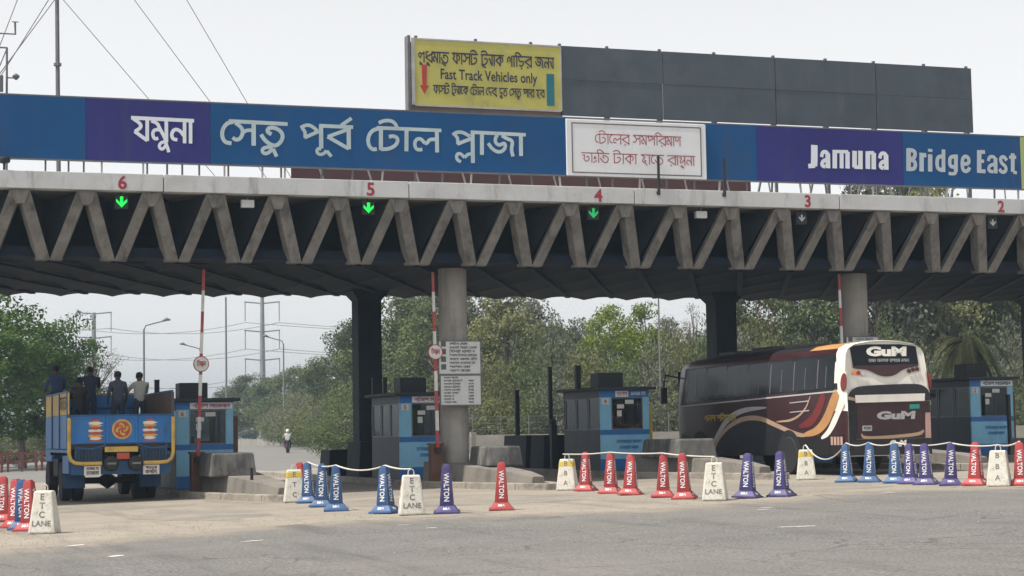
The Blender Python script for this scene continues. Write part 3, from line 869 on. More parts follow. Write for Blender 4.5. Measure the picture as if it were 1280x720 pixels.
W_TOLL = [(0.096, [(13.53, 9.625), (15.339, 9.62)]), (0.104, [(13.573, 9.607), (13.389, 9.542), (13.279, 9.349), (13.298, 9.14), (13.404, 9.029), (13.523, 9.054)]), (0.096, [(13.586, 9.759), (13.737, 9.828), (13.932, 9.836), (14.05, 9.756), (14.092, 9.642)]), (0.112, [(13.644, 9.614), (13.637, 9.026)]), (0.1, [(13.637, 9.047), (13.879, 9.066), (14.075, 9.188), (14.121, 9.358), (13.992, 9.427), (13.862, 9.391)]), (0.113, [(14.357, 9.609), (14.345, 9.018)]), (0.096, [(14.793, 9.086), (14.639, 9.06), (14.565, 9.205), (14.622, 9.355), (14.753, 9.381), (14.861, 9.258)]), (0.097, [(14.861, 9.258), (14.927, 9.249), (14.994, 9.364), (15.159, 9.37)]), (0.109, [(15.207, 9.62), (15.209, 9.015)])]
W_PLAZA = [(0.097, [(16.172, 9.604), (17.769, 9.589)]), (0.097, [(15.659, 9.506), (15.771, 9.591), (15.949, 9.598), (16.147, 9.488)]), (0.093, [(15.73, 9.515), (15.802, 9.416), (15.799, 9.256)]), (0.097, [(15.788, 9.266), (16.202, 9.434)]), (0.114, [(16.227, 9.612), (16.224, 8.759)]), (0.089, [(15.88, 8.78), (15.759, 8.84), (15.762, 8.989), (15.873, 9.014), (15.982, 8.9)]), (0.089, [(15.982, 8.9), (16.095, 9.006), (16.206, 8.999)]), (0.114, [(16.495, 9.579), (16.485, 8.991)]), (0.098, [(16.943, 9.553), (16.874, 9.465), (16.883, 9.326), (16.994, 9.265), (17.131, 9.345), (17.175, 9.271), (17.127, 9.141), (16.968, 9.071), (16.79, 9.151), (16.669, 9.318)]), (0.102, [(17.067, 9.542), (17.201, 9.466), (17.392, 9.408), (17.331, 9.169), (17.384, 8.978)]), (0.115, [(17.622, 9.599), (17.617, 8.996)])]
W_JAMUNA = [(0.214, [(26.692, 9.615), (26.677, 9.153), (26.66, 8.999)]), (0.131, [(26.697, 9.011), (26.476, 8.989)]), (0.157, [(27.122, 9.383), (27.117, 8.947)]), (0.113, [(26.914, 9.27), (26.956, 9.421), (27.08, 9.43), (27.138, 9.344)]), (0.114, [(27.121, 9.2), (26.96, 9.162), (26.906, 9.028), (27.028, 8.984)]), (0.149, [(27.358, 9.483), (27.339, 8.949)]), (0.131, [(27.582, 9.469), (27.565, 8.956)]), (0.145, [(27.778, 9.453), (27.761, 8.957)]), (0.096, [(27.282, 9.443), (27.798, 9.454)]), (0.154, [(28.011, 9.487), (27.993, 8.995)]), (0.15, [(28.205, 9.494), (28.186, 8.953)]), (0.105, [(27.981, 9.006), (28.18, 9.006)]), (0.154, [(28.453, 9.487), (28.434, 8.964)]), (0.15, [(28.647, 9.449), (28.629, 8.961)]), (0.106, [(28.459, 9.442), (28.659, 9.447)]), (0.159, [(29.055, 9.402), (29.049, 8.961)]), (0.115, [(28.842, 9.288), (28.885, 9.441), (29.012, 9.45), (29.072, 9.362)]), (0.115, [(29.054, 9.217), (28.888, 9.178), (28.833, 9.043), (28.957, 8.998)])]
W_BEAST = [(0.155, [(29.835, 9.627), (29.809, 8.946)]), (0.121, [(29.823, 9.577), (30.02, 9.566), (30.058, 9.446), (29.994, 9.322), (29.862, 9.301)]), (0.12, [(29.861, 9.28), (30.018, 9.265), (30.053, 9.127), (29.999, 9.01), (29.801, 8.998)]), (0.15, [(30.272, 9.505), (30.25, 8.945)]), (0.127, [(30.289, 9.424), (30.428, 9.443)]), (0.15, [(30.562, 9.468), (30.542, 8.951)]), (0.15, [(30.568, 9.631), (30.565, 9.544)]), (0.127, [(31.024, 9.629), (30.997, 8.953)]), (0.121, [(30.992, 9.418), (30.825, 9.407), (30.779, 9.237), (30.804, 9.034), (30.976, 9.004)]), (0.133, [(31.447, 9.491), (31.425, 8.965)]), (0.116, [(31.428, 9.432), (31.243, 9.412), (31.219, 9.251), (31.241, 9.12), (31.415, 9.111)]), (0.098, [(31.435, 8.966), (31.372, 8.9), (31.172, 8.914)]), (0.116, [(31.67, 9.212), (31.896, 9.225), (31.881, 9.418), (31.748, 9.454), (31.659, 9.352), (31.648, 9.074), (31.738, 8.98), (31.865, 9.031), (31.902, 9.12)]), (0.157, [(32.262, 9.65), (32.233, 8.96)]), (0.116, [(32.277, 9.595), (32.463, 9.601)]), (0.105, [(32.265, 9.319), (32.417, 9.318)]), (0.116, [(32.252, 9.013), (32.455, 9.014)]), (0.134, [(32.82, 9.433), (32.807, 8.962)]), (0.105, [(32.564, 9.328), (32.603, 9.456), (32.754, 9.475), (32.828, 9.375)]), (0.105, [(32.822, 9.242), (32.599, 9.2), (32.551, 9.034), (32.727, 9.004)]), (0.111, [(33.213, 9.366), (33.116, 9.493), (32.984, 9.43), (33.018, 9.284), (33.184, 9.171), (33.164, 9.023), (33.016, 8.998), (32.942, 9.099)]), (0.135, [(33.436, 9.592), (33.411, 9.024)]), (0.1, [(33.3, 9.469), (33.551, 9.472)]), (0.1, [(33.428, 9.019), (33.554, 8.999)])]
def word(strokes, m):
    mb = MB()
    k = 0
    for wt, pts in strokes:
        P = chaikin(pts) if len(pts) > 2 else pts
        n = len(P)
        vs, h = [], wt / 2
        for i, p in enumerate(P):
            a, c = P[max(0, i - 1)], P[min(n - 1, i + 1)]
            dx, dz = c[0] - a[0], c[1] - a[1]
            d = math.hypot(dx, dz) or 1
            y = YS - .004 - .0007 * k - .00004 * i
            vs += [(p[0] - dz / d * h, y, p[1] + dx / d * h), (p[0] + dz / d * h, y, p[1] - dx / d * h)]
        mb.add(vs, [(2 * i, 2 * i + 1, 2 * i + 3, 2 * i + 2) for i in range(n - 1)])
        k += 1
    mb.build('lettering', m, sg, recalc=False)
word(W_YAMUNA, 'letter_white')
for w_ in (W_SETU, W_PURBA, W_TOLL, W_PLAZA):
    word(w_, 'letter_grey')
word(W_JAMUNA, 'letter_white')
word(W_BEAST, 'letter_silver')
# supports under and behind the board
px_ = [3.9, 4.9, 5.85, 7.35, 7.45, 8.35, 9.45, 9.55, 10.95, 11.05]
for i in range(46):
    x = -2 + i * .83
    if any(abs(x - q) < .3 for q in px_): continue
    px_.append(x)
for k, x in enumerate(px_):
    j = random.uniform(-.1, .1) if x > 11.5 else 0
    MB().bar((x + j, YS + .14, 8.10), (x, YS + .14, 8.9), .045).build('post', 'steel' if k % 3 else 'pale_steel', sg)
for i in range(17):
    x = 11.9 + i * 1.33
    MB().bar((x + .34, YS + .55, 8.10), (x, YS + .12, 8.75), .04).build('brace', 'pale_steel', sg)

wn = thing('white_notice', 'white framed notice with red handwriting on the blue sign board', 'notice', (0, 0, 0))
MB().box(18.95, 23.2, YS - .05, YS + .05, 8.50, 10.07).build('board', 'sign_white', wn, bevel=.01)
mb = MB()
for a, b, c, d in ((19.10, 23.05, 9.955, 9.985), (19.10, 23.05, 8.575, 8.605), (19.10, 19.13, 8.605, 9.955), (23.02, 23.05, 8.605, 9.955)):
    mb.box(a, b, YS - .058, YS - .049, c, d)
mb.build('border', 'board_brown', wn)
YN = YS - .056
put_strokes(MB(), ['e', 'T', 'a', 'e', 'l', 'r', ' ', 's', 'm', 'p', 'i', 'r', 'm', 'a', 'N'], 19.80, 22.42, 9.42, 9.68, YN, .095).build('lettering', 'letter_red', wn, recalc=False)
put_strokes(MB(), ['B', 'a', 'M', 'i', 't', ' ', 'T', 'a', 'k', 'a', ' ', 'h', 'a', 'e', 't', ' ', 'r', 'a', 'x', 'u', 'n', '|'], 19.38, 22.84, 8.88, 9.14, YN, .095).build('lettering', 'letter_red', wn, recalc=False)

# the tall hoarding behind
YB = D + 3.0
hb = thing('hoarding', 'tall dark grey hoarding standing behind the blue sign', 'hoarding', (0, 0, 0))
cols = [19.9, 23.15, 26.9, 30.4, 33.88]
for i, (a, b) in enumerate(zip(cols[:-1], cols[1:])):
    for c, d in ((10.66, 11.72), (11.728, 12.72)):
        j = random.uniform(-.012, .012)
        MB().box(a + .012, b - .012, YB + j, YB + .05 + j, c, d).build('sheet', 'board_grey', hb)
MB().box(15.3, 19.886, YB + .02, YB + .06, 10.60, 12.60).build('backing', 'board_brown', hb)
for x in (15.5, 17.3, 19.0, 19.9, 21.4, 23.1, 24.9, 26.9, 28.7, 30.4, 32.2, 33.75):
    MB().box(x - .04, x + .04, YB + .07, YB + .15, 8.10, 12.80).build('post', 'steel', hb)
    MB().bar((x - .3, YB + 1.0, 8.12), (x - .02, YB + .16, 10.9), .05).build('brace', 'steel', hb)
MB().box(15.3, 33.88, YB + .062, YB + .10, 10.50, 10.56).build('bottom_rail', 'steel', hb)
MB().box(15.22, 15.30, YB - .02, YB + .3, 10.5, 12.78).build('edge_frame', 'steel', hb)
yb_ = thing('yellow_banner', 'yellow banner with arrow and lettering on the left of the hoarding', 'banner', (0, 0, 0))
MB().box(15.42, 19.86, YB - .03, YB + .018, 10.80, 12.66).build('sheet', 'yellow_print', yb_)
mb = MB()
for a, b, c, d in ((15.33, 19.88, 12.662, 12.71), (15.33, 15.418, 10.78, 12.66), (19.862, 19.90, 10.78, 12.66), (15.418, 19.862, 10.75, 10.798)):
    mb.box(a, b, YB - .04, YB + .016, c, d)
mb.build('frame', 'pale_steel', yb_)
YY = YB - .036
put_strokes(MB(), ['S', 'u', 'D', 'u', 'm', 'a', 't', '_r', ' ', 'f', 'a', 's', 'T', ' ', 'T', '_r', 'Y', 'a', 'k', ' ', 'g', 'a', 'i', 'R', 'r', ' ', 'j', 'n', 'Y'], 15.52, 19.66, 12.02, 12.32, YY, .15).build('lettering', 'letter_black', yb_, recalc=False)
put_text(mb := MB(), text_geo('Fast Track Vehicles only', .015), (17.66, YY, 11.66), (1, 0, 0), (0, 0, 1), 2.95, .40)
mb.build('lettering', 'letter_black', yb_, recalc=False)
put_strokes(MB(), ['f', 'a', 's', 'T', ' ', 'T', '_r', 'Y', 'a', 'e', 'k', ' ', 'e', 'T', 'a', 'l', ' ', 'e', 'd', 'b', ',', ' ', 'd', '_r', 'u', 't', ' ', 'e', 's', 't', 'u', ' ', 'p', 'a', 'r', ' ', 'h', 'b'], 15.95, 19.34, 11.14, 11.36, YY, .17).build('lettering', 'letter_black', yb_, recalc=False)
MB().prism([(15.62, 11.95), (15.78, 11.95), (15.76, 11.35), (15.83, 11.35), (15.70, 11.10), (15.56, 11.35), (15.64, 11.35)], 'xz', YY - .004, YY + .004).build('arrow', 'arrow_red', yb_)
MB().box(19.42, 19.66, YY - .004, YY + .004, 10.92, 11.86).build('print_block', 'teal', yb_)

ms = tag(MB().box(11.8, 25.95, D + 2.95, D + 2.99, 8.12, 8.92).build('maroon_hoarding', 'maroon_board'), 'low maroon board behind the blue sign, showing beneath its bottom edge', 'hoarding')
# thin dark poles on the fascia in front of the sign
for x, lab in ((21.57, 'thin black pole on the fascia in front of the white notice'), (23.60, 'thin black pole on the fascia right of the white notice')):
    t = thing('fascia_pole', lab, 'pole', (x, D - .06, 7.98), 0, 'thin poles on the fascia')
    MB().box(-.028, .028, -.03, .04, .0, 1.1).build('pole', 'black_steel', t)
    MB().box(-.05, .05, .03, .062, .02, .10).build('bracket', 'black_steel', t)

# mast, guy wires and antenna pole on the roof, left
t = thing('guyed_mast', 'tall thin mast with guy wires rising behind the sign, left', 'mast', (5.83, 54.2, 8.10))
MB().cyl((0, 0, 0), (-.12, 0, 12.5), .065, .05, 8).build('pole', 'steel', t)
MB().box(-.14, .14, -.14, .14, 0, .06).build('base_plate', 'steel', t)
for z in (3.9, 6.9):
    MB().cyl((-.04, 0, z), (-.04, 0, z + .08), .11, .11, 8).build('collar', 'steel', t)
for z, q in ((6.0, (5.2, 0, 0)), (8.8, (6.6, 0, 0)), (12.2, (7.3, .3, 0)), (5.9, (-4.1, .1, 0)), (8.8, (-3.2, .2, 0)), (12.2, (-3.4, 1.4, 0)), (6.2, (-3.7, 1.5, 0))):
    MB().tube([(-.05, 0, z), q], .011 if q[0] > 0 else .014, 5).build('guy_wire', 'wire', t)
t = thing('antenna_pole', 'short pole with cross arms and weather instruments at far left', 'antenna', (4.10, 54.2, 8.10))
MB().cyl((0, 0, 0), (0, 0, 5.6), .035, .03, 8).build('pole', 'steel', t)
MB().cyl((.30, 0, 0), (.30, 0, 4.35), .035, .03, 8).build('strut_pole', 'steel', t)
MB().cyl((-.2, 0, 4.35), (.32, 0, 4.35), .025, .025, 6).build('cross_arm', 'steel', t)
MB().cyl((-.2, 0, 4.75), (.55, 0, 4.75), .022, .022, 6).build('cross_arm', 'steel', t)
MB().cyl((.53, 0, 4.75), (.52, 0, 5.1), .025, .03, 6).cyl((.43, 0, 5.1), (.62, 0, 5.1), .015, .015, 6).build('sensor', 'steel', t)
MB().lathe([(.03, -.1), (.1, -.02), (.1, .02), (.03, .08)], 10, c=(.55, 0, 3.55)).cyl((.3, 0, 3.5), (.55, 0, 3.5), .02, .02, 6).build('sensor', 'steel', t, smooth=True)
MB().box(.0, .2, -.08, .08, 3.1, 3.55).build('instrument_box', 'steel', t)
MB().bar((.02, 0, 3.6), (.29, 0, 4.3), .03).build('brace', 'steel', t)
t = thing('dome_camera', 'small dark camera hanging below the blue sign, far left', 'camera', (3.86, D + .12, 8.16))
MB().cyl((0, 0, 0), (0, 0, .18), .025, .025, 6).build('bracket', 'black_steel', t)
MB().lathe([(.04, .17), (.14, .2), (.16, .27), (.14, .33), (.03, .35)], 12, c=(0, 0, 0)).build('housing', 'black_steel', t, smooth=True)

# ================================================================== ISLANDS
ISL = [(9.72, 'under the lane 6 booth'), (16.2, 'carrying the column with notice boards'), (22.55, 'left of the bus'), (29.2, 'right of the bus'), (35.5, 'under the rightmost booth'), (3.2, 'left of the truck')]
def island(xc, lab):
    t = thing('toll_island', 'concrete toll island with sloping nose ' + lab, 'traffic island', (xc, 0, gz(xc)), 0, 'toll islands')
    g = lambda x: gz(xc + x) - gz(xc)
    # kerb in lengths, tapering to the nose at y = 44
    LP = [(-1.15, 72), (-1.15, 66), (-1.15, 60), (-1.15, 54), (-1.15, 50.5), (-.62, 47.6), (-.10, 45.2), (.32, 44.1), (.72, 44.1), (.98, 45.2), (1.1, 47.6), (1.15, 50.5), (1.15, 54), (1.15, 60), (1.15, 66), (1.15, 72)]
    for a, b in zip(LP[:-1], LP[1:]):
        A, B = Vector((a[0], a[1], 0)), Vector((b[0], b[1], 0))
        d = (B - A).normalized()
        nrm = Vector((-d.y, d.x, 0))
        A2, B2 = A + d * .012, B - d * .012
        q = [A2, B2, B2 + nrm * .22, A2 + nrm * .22]
        MB().hexa([p + Vector((0, 0, g(p.x) - .05)) for p in q], [p + Vector((0, 0, g(p.x) + .17)) for p in q]).build('kerb_stone', 'kerb', t, bevel=.025)
    inner = [(-.94, 71.8), (-.94, 50.6), (-.42, 47.7), (.08, 45.4), (.40, 44.4), (.66, 44.4), (.76, 45.3), (.88, 47.7), (.94, 50.6), (.94, 71.8)]
    MB().add([(x, y, g(x) + .14) for x, y in inner], [tuple(range(len(inner)))]).build('paving', 'apron', t, recalc=False)
    # sloping crash nose
    secs = [(44.9, .22, .62, .34), (46.0, .02, .72, .44), (48.6, -.34, .80, .58), (51.2, -.72, .86, .68)]
    mb = MB()
    for (y0, l0, r0_, h0), (y1, l1, r1, h1) in zip(secs[:-1], secs[1:]):
        mb.hexa([(l0, y0, .10), (r0_, y0, .10), (r1, y1, .10), (l1, y1, .10)], [(l0 + .05, y0, h0), (r0_ - .05, y0, h0), (r1 - .05, y1, h1), (l1 + .05, y1, h1)])
    mb.build('crash_nose', 'nose', t, bevel=.02)
    return t
for x, l in ISL:
    island(x, l)
# heavy concrete blocks behind the noses
for x, y0, y1, w, lab in ((9.60, 48.4, 50.4, 1.2, 'stained concrete block on the island in front of the lane 6 booth'), (16.75, 47.7, 49.4, 1.0, 'stained concrete block on the island below the notice boards'), (22.5, 48.0, 50.6, 1.2, 'stained concrete block on the island beside the bus'), (29.4, 48.0, 50.2, 1.2, 'stained concrete block on the island behind the bus')):
    mb = MB()
    z = gz(x)
    hh = 1.16 if x < 12 else 1.08
    w2 = w / 2
    mb.hexa([(x - w2, y0, z + .55), (x + w2, y0, z + .55), (x + w2, y1, z + .55), (x - w2, y1, z + .55)], [(x - w2 + .07, y0 + .05, z + hh), (x + w2 - .07, y0 + .05, z + hh), (x + w2 - .07, y1 - .05, z + hh), (x - w2 + .07, y1 - .05, z + hh)])
    tag(mb.build('concrete_block', 'block', bevel=.05), lab, 'concrete block', 'blocks on the toll islands')

# ================================================================== BOOTHS
def booth(xc, num, lab, sign, ac=True, yellow=False):
    t = thing('toll_booth', lab, 'toll booth', (xc, 53.0, gz(xc) + .15), 0, 'blue toll booths')
    w, d, s, h = .80, 3.0, 1.22, 2.42
    # lower walls
    MB().box(-w, w, 0, .05, .0, .34).build('skirt_panel', 'booth_deep', t)
    MB().box(-w, w, -.006, .05, .342, s - .15).build('front_panel', 'booth_blue', t)
    MB().box(-w, w, -.012, .05, s - .148, s).build('front_band', 'booth_deep', t)
    for k in range(3):
        MB().box(-w, -w + .05, .055 + k * .98, .055 + k * .98 + .97, .0, s).build('side_panel', 'booth_navy_shade', t)
        MB().box(w - .05, w, .055 + k * .98, .055 + k * .98 + .97, .0, s).build('side_panel', 'booth_navy_shade', t)
    MB().box(-w, w, d - .02, d + .03, 0, s).build('rear_panel', 'booth_navy_shade', t)
    # corner posts and panels
    MB().box(-w, -w + .36, 0, .05, s + .002, h - .22).build('corner_panel', 'booth_blue', t)
    MB().box(w - .2, w, 0, .05, s + .002, h - .22).build('corner_panel', 'booth_blue', t)
    for x in (-w, w - .08):
        MB().box(x, x + .08, d - .05, d + .03, s + .002, h - .22).build('corner_post', 'booth_frame', t)
    MB().box(-w, w, -.01, .05, h - .218, h).build('header', 'booth_deep', t)
    for x in (-w, w - .05):
        MB().box(x, x + .05, .052, d + .03, h - .218, h).build('header', 'booth_navy_shade', t)
    MB().box(-w, w, d - .02, d + .03, h - .218, h).build('header', 'booth_navy_shade', t)
    # glazing
    def window(x0, x1, y0, y1, z0, z1, axis):
        f = MB()
        q = .035
        if axis == 'y':
            f.box(x0, x1, y0, y1, z0, z0 + q).box(x0, x1, y0, y1, z1 - q, z1).box(x0, x0 + q, y0, y1, z0 + q, z1 - q).box(x1 - q, x1, y0, y1, z0 + q, z1 - q)
        else:
            f.box(x0, x1, y0, y1, z0, z0 + q).box(x0, x1, y0, y1, z1 - q, z1).box(x0, x1, y0, y0 + q, z0 + q, z1 - q).box(x0, x1, y1 - q, y1, z0 + q, z1 - q)
        wf = f.build('window', 'booth_frame', t)
        g = MB()
        if axis == 'y':
            y = (y0 + y1) / 2
            g.box(x0 + q, x1 - q, y - .004, y + .004, z0 + q, z1 - q)
        else:
            x = (x0 + x1) / 2
            g.box(x - .004, x + .004, y0 + q, y1 - q, z0 + q, z1 - q)
        g.build('pane', 'booth_glass', wf)
    window(-w + .362, w - .202, .0, .05, s + .003, h - .222, 'y')
    window(-w + .082, w - .082, d - .02, d + .03, s + .003, h - .222, 'y')
    for x in (-w, w - .05):
        for k in range(3):
            window(x, x + .05, .055 + k * .98, .055 + k * .98 + .90, s + .003, h - .222, 'x')
            MB().box(x, x + .05, .958 + k * .98, 1.033 + k * .98 - .001, s + .002, h - .22).build('mullion', 'booth_navy_shade', t)
    # roof with overhang and what stands on it
    MB().box(-w - .17, w + .17, -.2, d + .25, h + .002, h + .09).build('roof', 'booth_roof', t, bevel=.01)
    if ac:
        MB().box(-w + .18, w - .62, .5, 1.2, h + .09, h + .54).build('roof_box', 'black_steel', t, bevel=.02)
        mb = MB()
        for k in range(5):
            mb.box(-w + .2, w - .64, .485, .498, h + .15 + k * .07, h + .18 + k * .07)
        mb.build('grille', 'booth_roof', t)
    # inside: desk, chair back, screen, papers on the glass
    MB().box(-w + .06, w - .06, .5, 1.1, .78, .82).build('desk', 'interior', t)
    MB().box(-.1, .35, .75, .8, .95, 1.32).box(.09, .15, .76, .79, .82, .95).build('screen', 'black_steel', t)
    MB().box(-.45, .0, 1.6, 1.7, .5, 1.45).box(-.45, 0, 1.3, 1.7, .45, .5).build('chair', 'black_steel', t, bevel=.03)
    for (a, b, c, e) in ((-.25, -.02, 1.86, 1.98), (.02, .30, 2.0, 2.12), (-.25, -.1, 1.62, 1.8)):
        MB().box(a, b, -.006, -.002, c, e).build('paper', 'paper', t)
    # number plate and header lettering
    MB().box(-w + .06, -w + .28, -.012, -.002, h - .43, h - .25).build('number_plate', 'paper', t)
    put_text(mb := MB(), text_geo(num, .02), (-w + .17, -.016, h - .34), (1, 0, 0), (0, 0, 1), h=.13)
    mb.build('number', 'letter_red', t, recalc=False)
    if sign:
        MB().box(-.42 if sign == 1 else -.30, .78 if sign == 1 else .12, -.03, -.012, h - .21, h - .03).build('header_sign', 'sign_white', t)
        a, b = (-.34, .70) if sign == 1 else (-.26, .08)
        put_strokes(MB(), ['g', 'T', 'm', 'p', ' ', 's', 't', 'n', 'b', 'l'] if sign == 1 else ['t', 'l', 'b'], a, b, h - .17, h - .08, -.034, .17).build('lettering', 'letter_red' if num != '2' else 'letter_black', t, recalc=False)
    if sign == 2:
        put_strokes(MB(), ['t', 'l', 'b', 'n', 'm', ' ', 's', 'r'], .2, .68, h - .16, h - .07, -.014, .17).build('lettering', 'letter_white', t, recalc=False)
    for z, a, b in ((.82, -.3, .52), (.64, -.2, .42)):
        put_strokes(MB(), ['t', 'l', 'b', 'n', 'm', 'r', 's', ' ', 'k', 'n', 'b', 'p'], a, b, z, z + .085, -.009, .2).build('lettering', 'booth_deep', t, recalc=False)
    MB().box(w + .01, w + .16, .12, .5, .1, 2.0).build('service_pillar', 'yellow_paint' if yellow else 'rust', t, bevel=.01)
    return t
booth(9.70, '6', 'light blue toll booth beside the blue truck, white header sign', 1)
booth(16.16, '5', 'light blue toll booth left of the column with notice boards, marked 5', 1)
booth(22.44, '4', 'light blue toll booth in the middle, marked 4, left of the bus', 2, yellow=True)
booth(29.00, '3', 'light blue toll booth mostly hidden behind the bus', 2)
booth(35.40, '2', 'light blue toll booth at the right edge, marked 2, beside the palm', 1)

# ================================================================== BOOM BARRIERS
def boom(x, y, x2, z0, z1, disc, lab):
    t = thing('boom_barrier', lab, 'barrier', (x, y, gz(x)), 0, 'raised boom barriers')
    c = MB().box(-.17, .17, -.14, .16, .14, 1.15)
    c.build('cabinet', 'rust', t, bevel=.02)
    MB().box(-.20, .20, -.17, .19, 1.15, 1.2).build('cabinet_top', 'rust', t)
    n = 9
    p0, p1 = Vector((0, -.2, 1.0)), Vector((x2 - x, -.2, z1))
    for i in range(n):
        a, b = p0.lerp(p1, i / n), p0.lerp(p1, (i + 1) / n)
        k = .055 - .015 * i / n
        MB().bar(a, b - (b - a).normalized() * .002, k * 1.7, k, up=(0, 1, 0)).build('boom_section', 'boom_red' if i % 2 == 0 else 'boom_white', t)
    MB().cyl((0, -.26, 1.0), (0, -.1, 1.0), .09, .09, 12).build('pivot', 'black_steel', t)
    if disc:
        q = p0.lerp(p1, disc)
        d = MB().lathe([(.005, -.014), (.19, -.014), (.19, .0), (.005, .0)], 22, 'y', (q.x, q.y - .035, q.z)).build('round_sign', 'boom_white', t)
        MB().lathe([(.005, -.006), (.215, -.006), (.215, .0), (.005, .0)], 22, 'y', (q.x, q.y - .028, q.z)).build('rim_ring', 'boom_red', d)
        put_strokes(MB(), ['T', 'a', 'm', 'u', 'n'], q.x - .12, q.x + .12, q.z - .04, q.z + .06, q.y - .0545, .2).build('lettering', 'boom_red', d, recalc=False)
boom(9.02, 50.5, 9.20, 1.0, 6.05, .50, 'raised red and white boom with round sign beside the truck')
boom(15.58, 50.2, 15.50, 1.0, 5.92, .55, 'raised red and white boom with round sign beside the column with notice boards')
boom(28.22, 50.1, 28.16, 1.0, 5.86, 0, 'raised red and white boom rising above the bus roof')

# ================================================================== NOTICE BOARDS ON COLUMNS
def notice(x0, x1, z0, z1, y, lab, rows, big):
    t = thing('notice_board', lab, 'notice board', ((x0 + x1) / 2, y, z0), 0, 'notice boards on the columns')
    w, h = (x1 - x0) / 2, z1 - z0
    MB().box(-w, w, 0, .04, 0, h).build('plate', 'notice', t)
    f = MB()
    f.box(-w - .03, w + .03, -.01, .045, h + .001, h + .03).box(-w - .03, w + .03, -.01, .045, -.03, -.001).box(-w - .03, -w - .001, -.01, .045, 0, h).box(w + .001, w + .03, -.01, .045, 0, h)
    f.build('frame', 'steel', t)
    rg = random.Random(int(x0 * 100 + z0 * 10))
    keys = ['t', 'l', 'b', 'n', 'm', 'r', 's', 'k', 'p', 'g', 'a', 'e', 'T']
    for i in range(rows):
        z = h - (i + .85) * h / (rows + .4)
        n = rg.randint(7, 12) if big else rg.randint(5, 9)
        codes = []
        for k in range(n):
            codes.append(rg.choice(keys))
            if k % 4 == 3: codes.append(' ')
        a = -w + (.3 if big else .08)
        b = min(w - .1, a + (.075 if big else .055) * n * (1.0 if big else 1.1))
        put_strokes(MB(), codes, a, b, z, z + h / (rows + .4) * .5, -.004, .17).build('lettering', 'notice_text', t, recalc=False)
        if big and i % 2 == 0:
            MB().box(-w + .06, -w + .2, -.006, -.002, z - .05, z + .1).build('pictogram', 'notice_text', t)
        if not big and i:
            put_strokes(MB(), [rg.choice(keys) for _ in range(3)], w - .36, w - .2, z, z + h / (rows + .4) * .5, -.004, .2).build('lettering', 'notice_text', t, recalc=False)
    MB().box(-.1, .1, .04, .16, h * .3, h * .7).build('bracket', 'steel', t)
notice(15.66, 16.86, 3.09, 3.98, 50.03, 'upper notice board of the pair on the round column', 8, True)
notice(15.70, 16.86, 2.23, 3.03, 50.03, 'lower notice board of the pair on the round column', 9, False)
notice(28.42, 29.50, 3.30, 4.10, 50.02, 'notice board on the column behind the bus roof', 8, True)

# ================================================================== POSTS AND SMALL THINGS ON THE ISLANDS
def post(x, y, h, r, lab, cap=False):
    t = thing('black_post', lab, 'post', (x, y, gz(x) + .14), 0, 'black posts on the islands')
    MB().box(-r, r, -r, r, 0, h).build('shaft', 'black_steel', t, bevel=.008)
    MB().box(-r * 2, r * 2, -r * 2, r * 2, 0, .03).build('foot', 'black_steel', t)
    if cap:
        MB().lathe([(.02, -.10), (.10, -.06), (.12, .0), (.10, .07), (.02, .11)], 12, c=(0, 0, h + .08)).build('cap', 'black_steel', t, smooth=True)
    else:
        MB().box(-r * 1.15, r * 1.15, -r * 1.15, r * 1.15, h + .001, h + .03).build('cap', 'black_steel', t)
post(21.85, 61.0, 2.62, .07, 'black post farthest left of those left of booth 4')
post(21.9, 57.9, 3.3, .06, 'tall black post left of booth 4')
post(21.72, 57.2, 1.45, .10, 'short thick black post with a round cap left of booth 4', True)
post(22.6, 57.2, 3.3, .08, 'tall black post rising behind the roof of booth 4')
post(9.75, 46.9, .62, .035, 'thin short black bollard on the nose of the lane 6 island')
post(15.6, 56.6, 3.05, .06, 'tall thin black post left of the roof box of booth 5')
post(15.95, 56.6, 3.05, .06, 'tall thin black post next to the roof box of booth 5')
post(9.0, 57.0, 3.15, .07, 'tall black post behind the right side of the truck bed')
post(35.55, 52.3, 1.9, .05, 'black post in front of the rightmost booth')
for x, y0, y1, h, lab in ((21.95, 57.6, 58.9, 1.25, 'dark barrier block nearest booth 4, left of it'), (21.95, 59.3, 61.6, 1.25, 'dark barrier block farther left of booth 4'), (15.75, 57.4, 59.0, 1.25, 'dark barrier block at the foot of the dark column left of booth 5'), (15.5, 60.3, 61.6, 1.0, 'low dark barrier block left of the dark column')):
    z = gz(x)
    tag(MB().hexa([(x - .45, y0, z + .1), (x + .45, y0, z + .1), (x + .45, y1, z + .1), (x - .45, y1, z + .1)], [(x - .38, y0 + .03, z + h), (x + .38, y0 + .03, z + h), (x + .38, y1 - .03, z + h), (x - .38, y1 - .03, z + h)]).build('barrier_block', 'shaded_column', bevel=.03), lab, 'barrier block', 'dark barrier blocks')

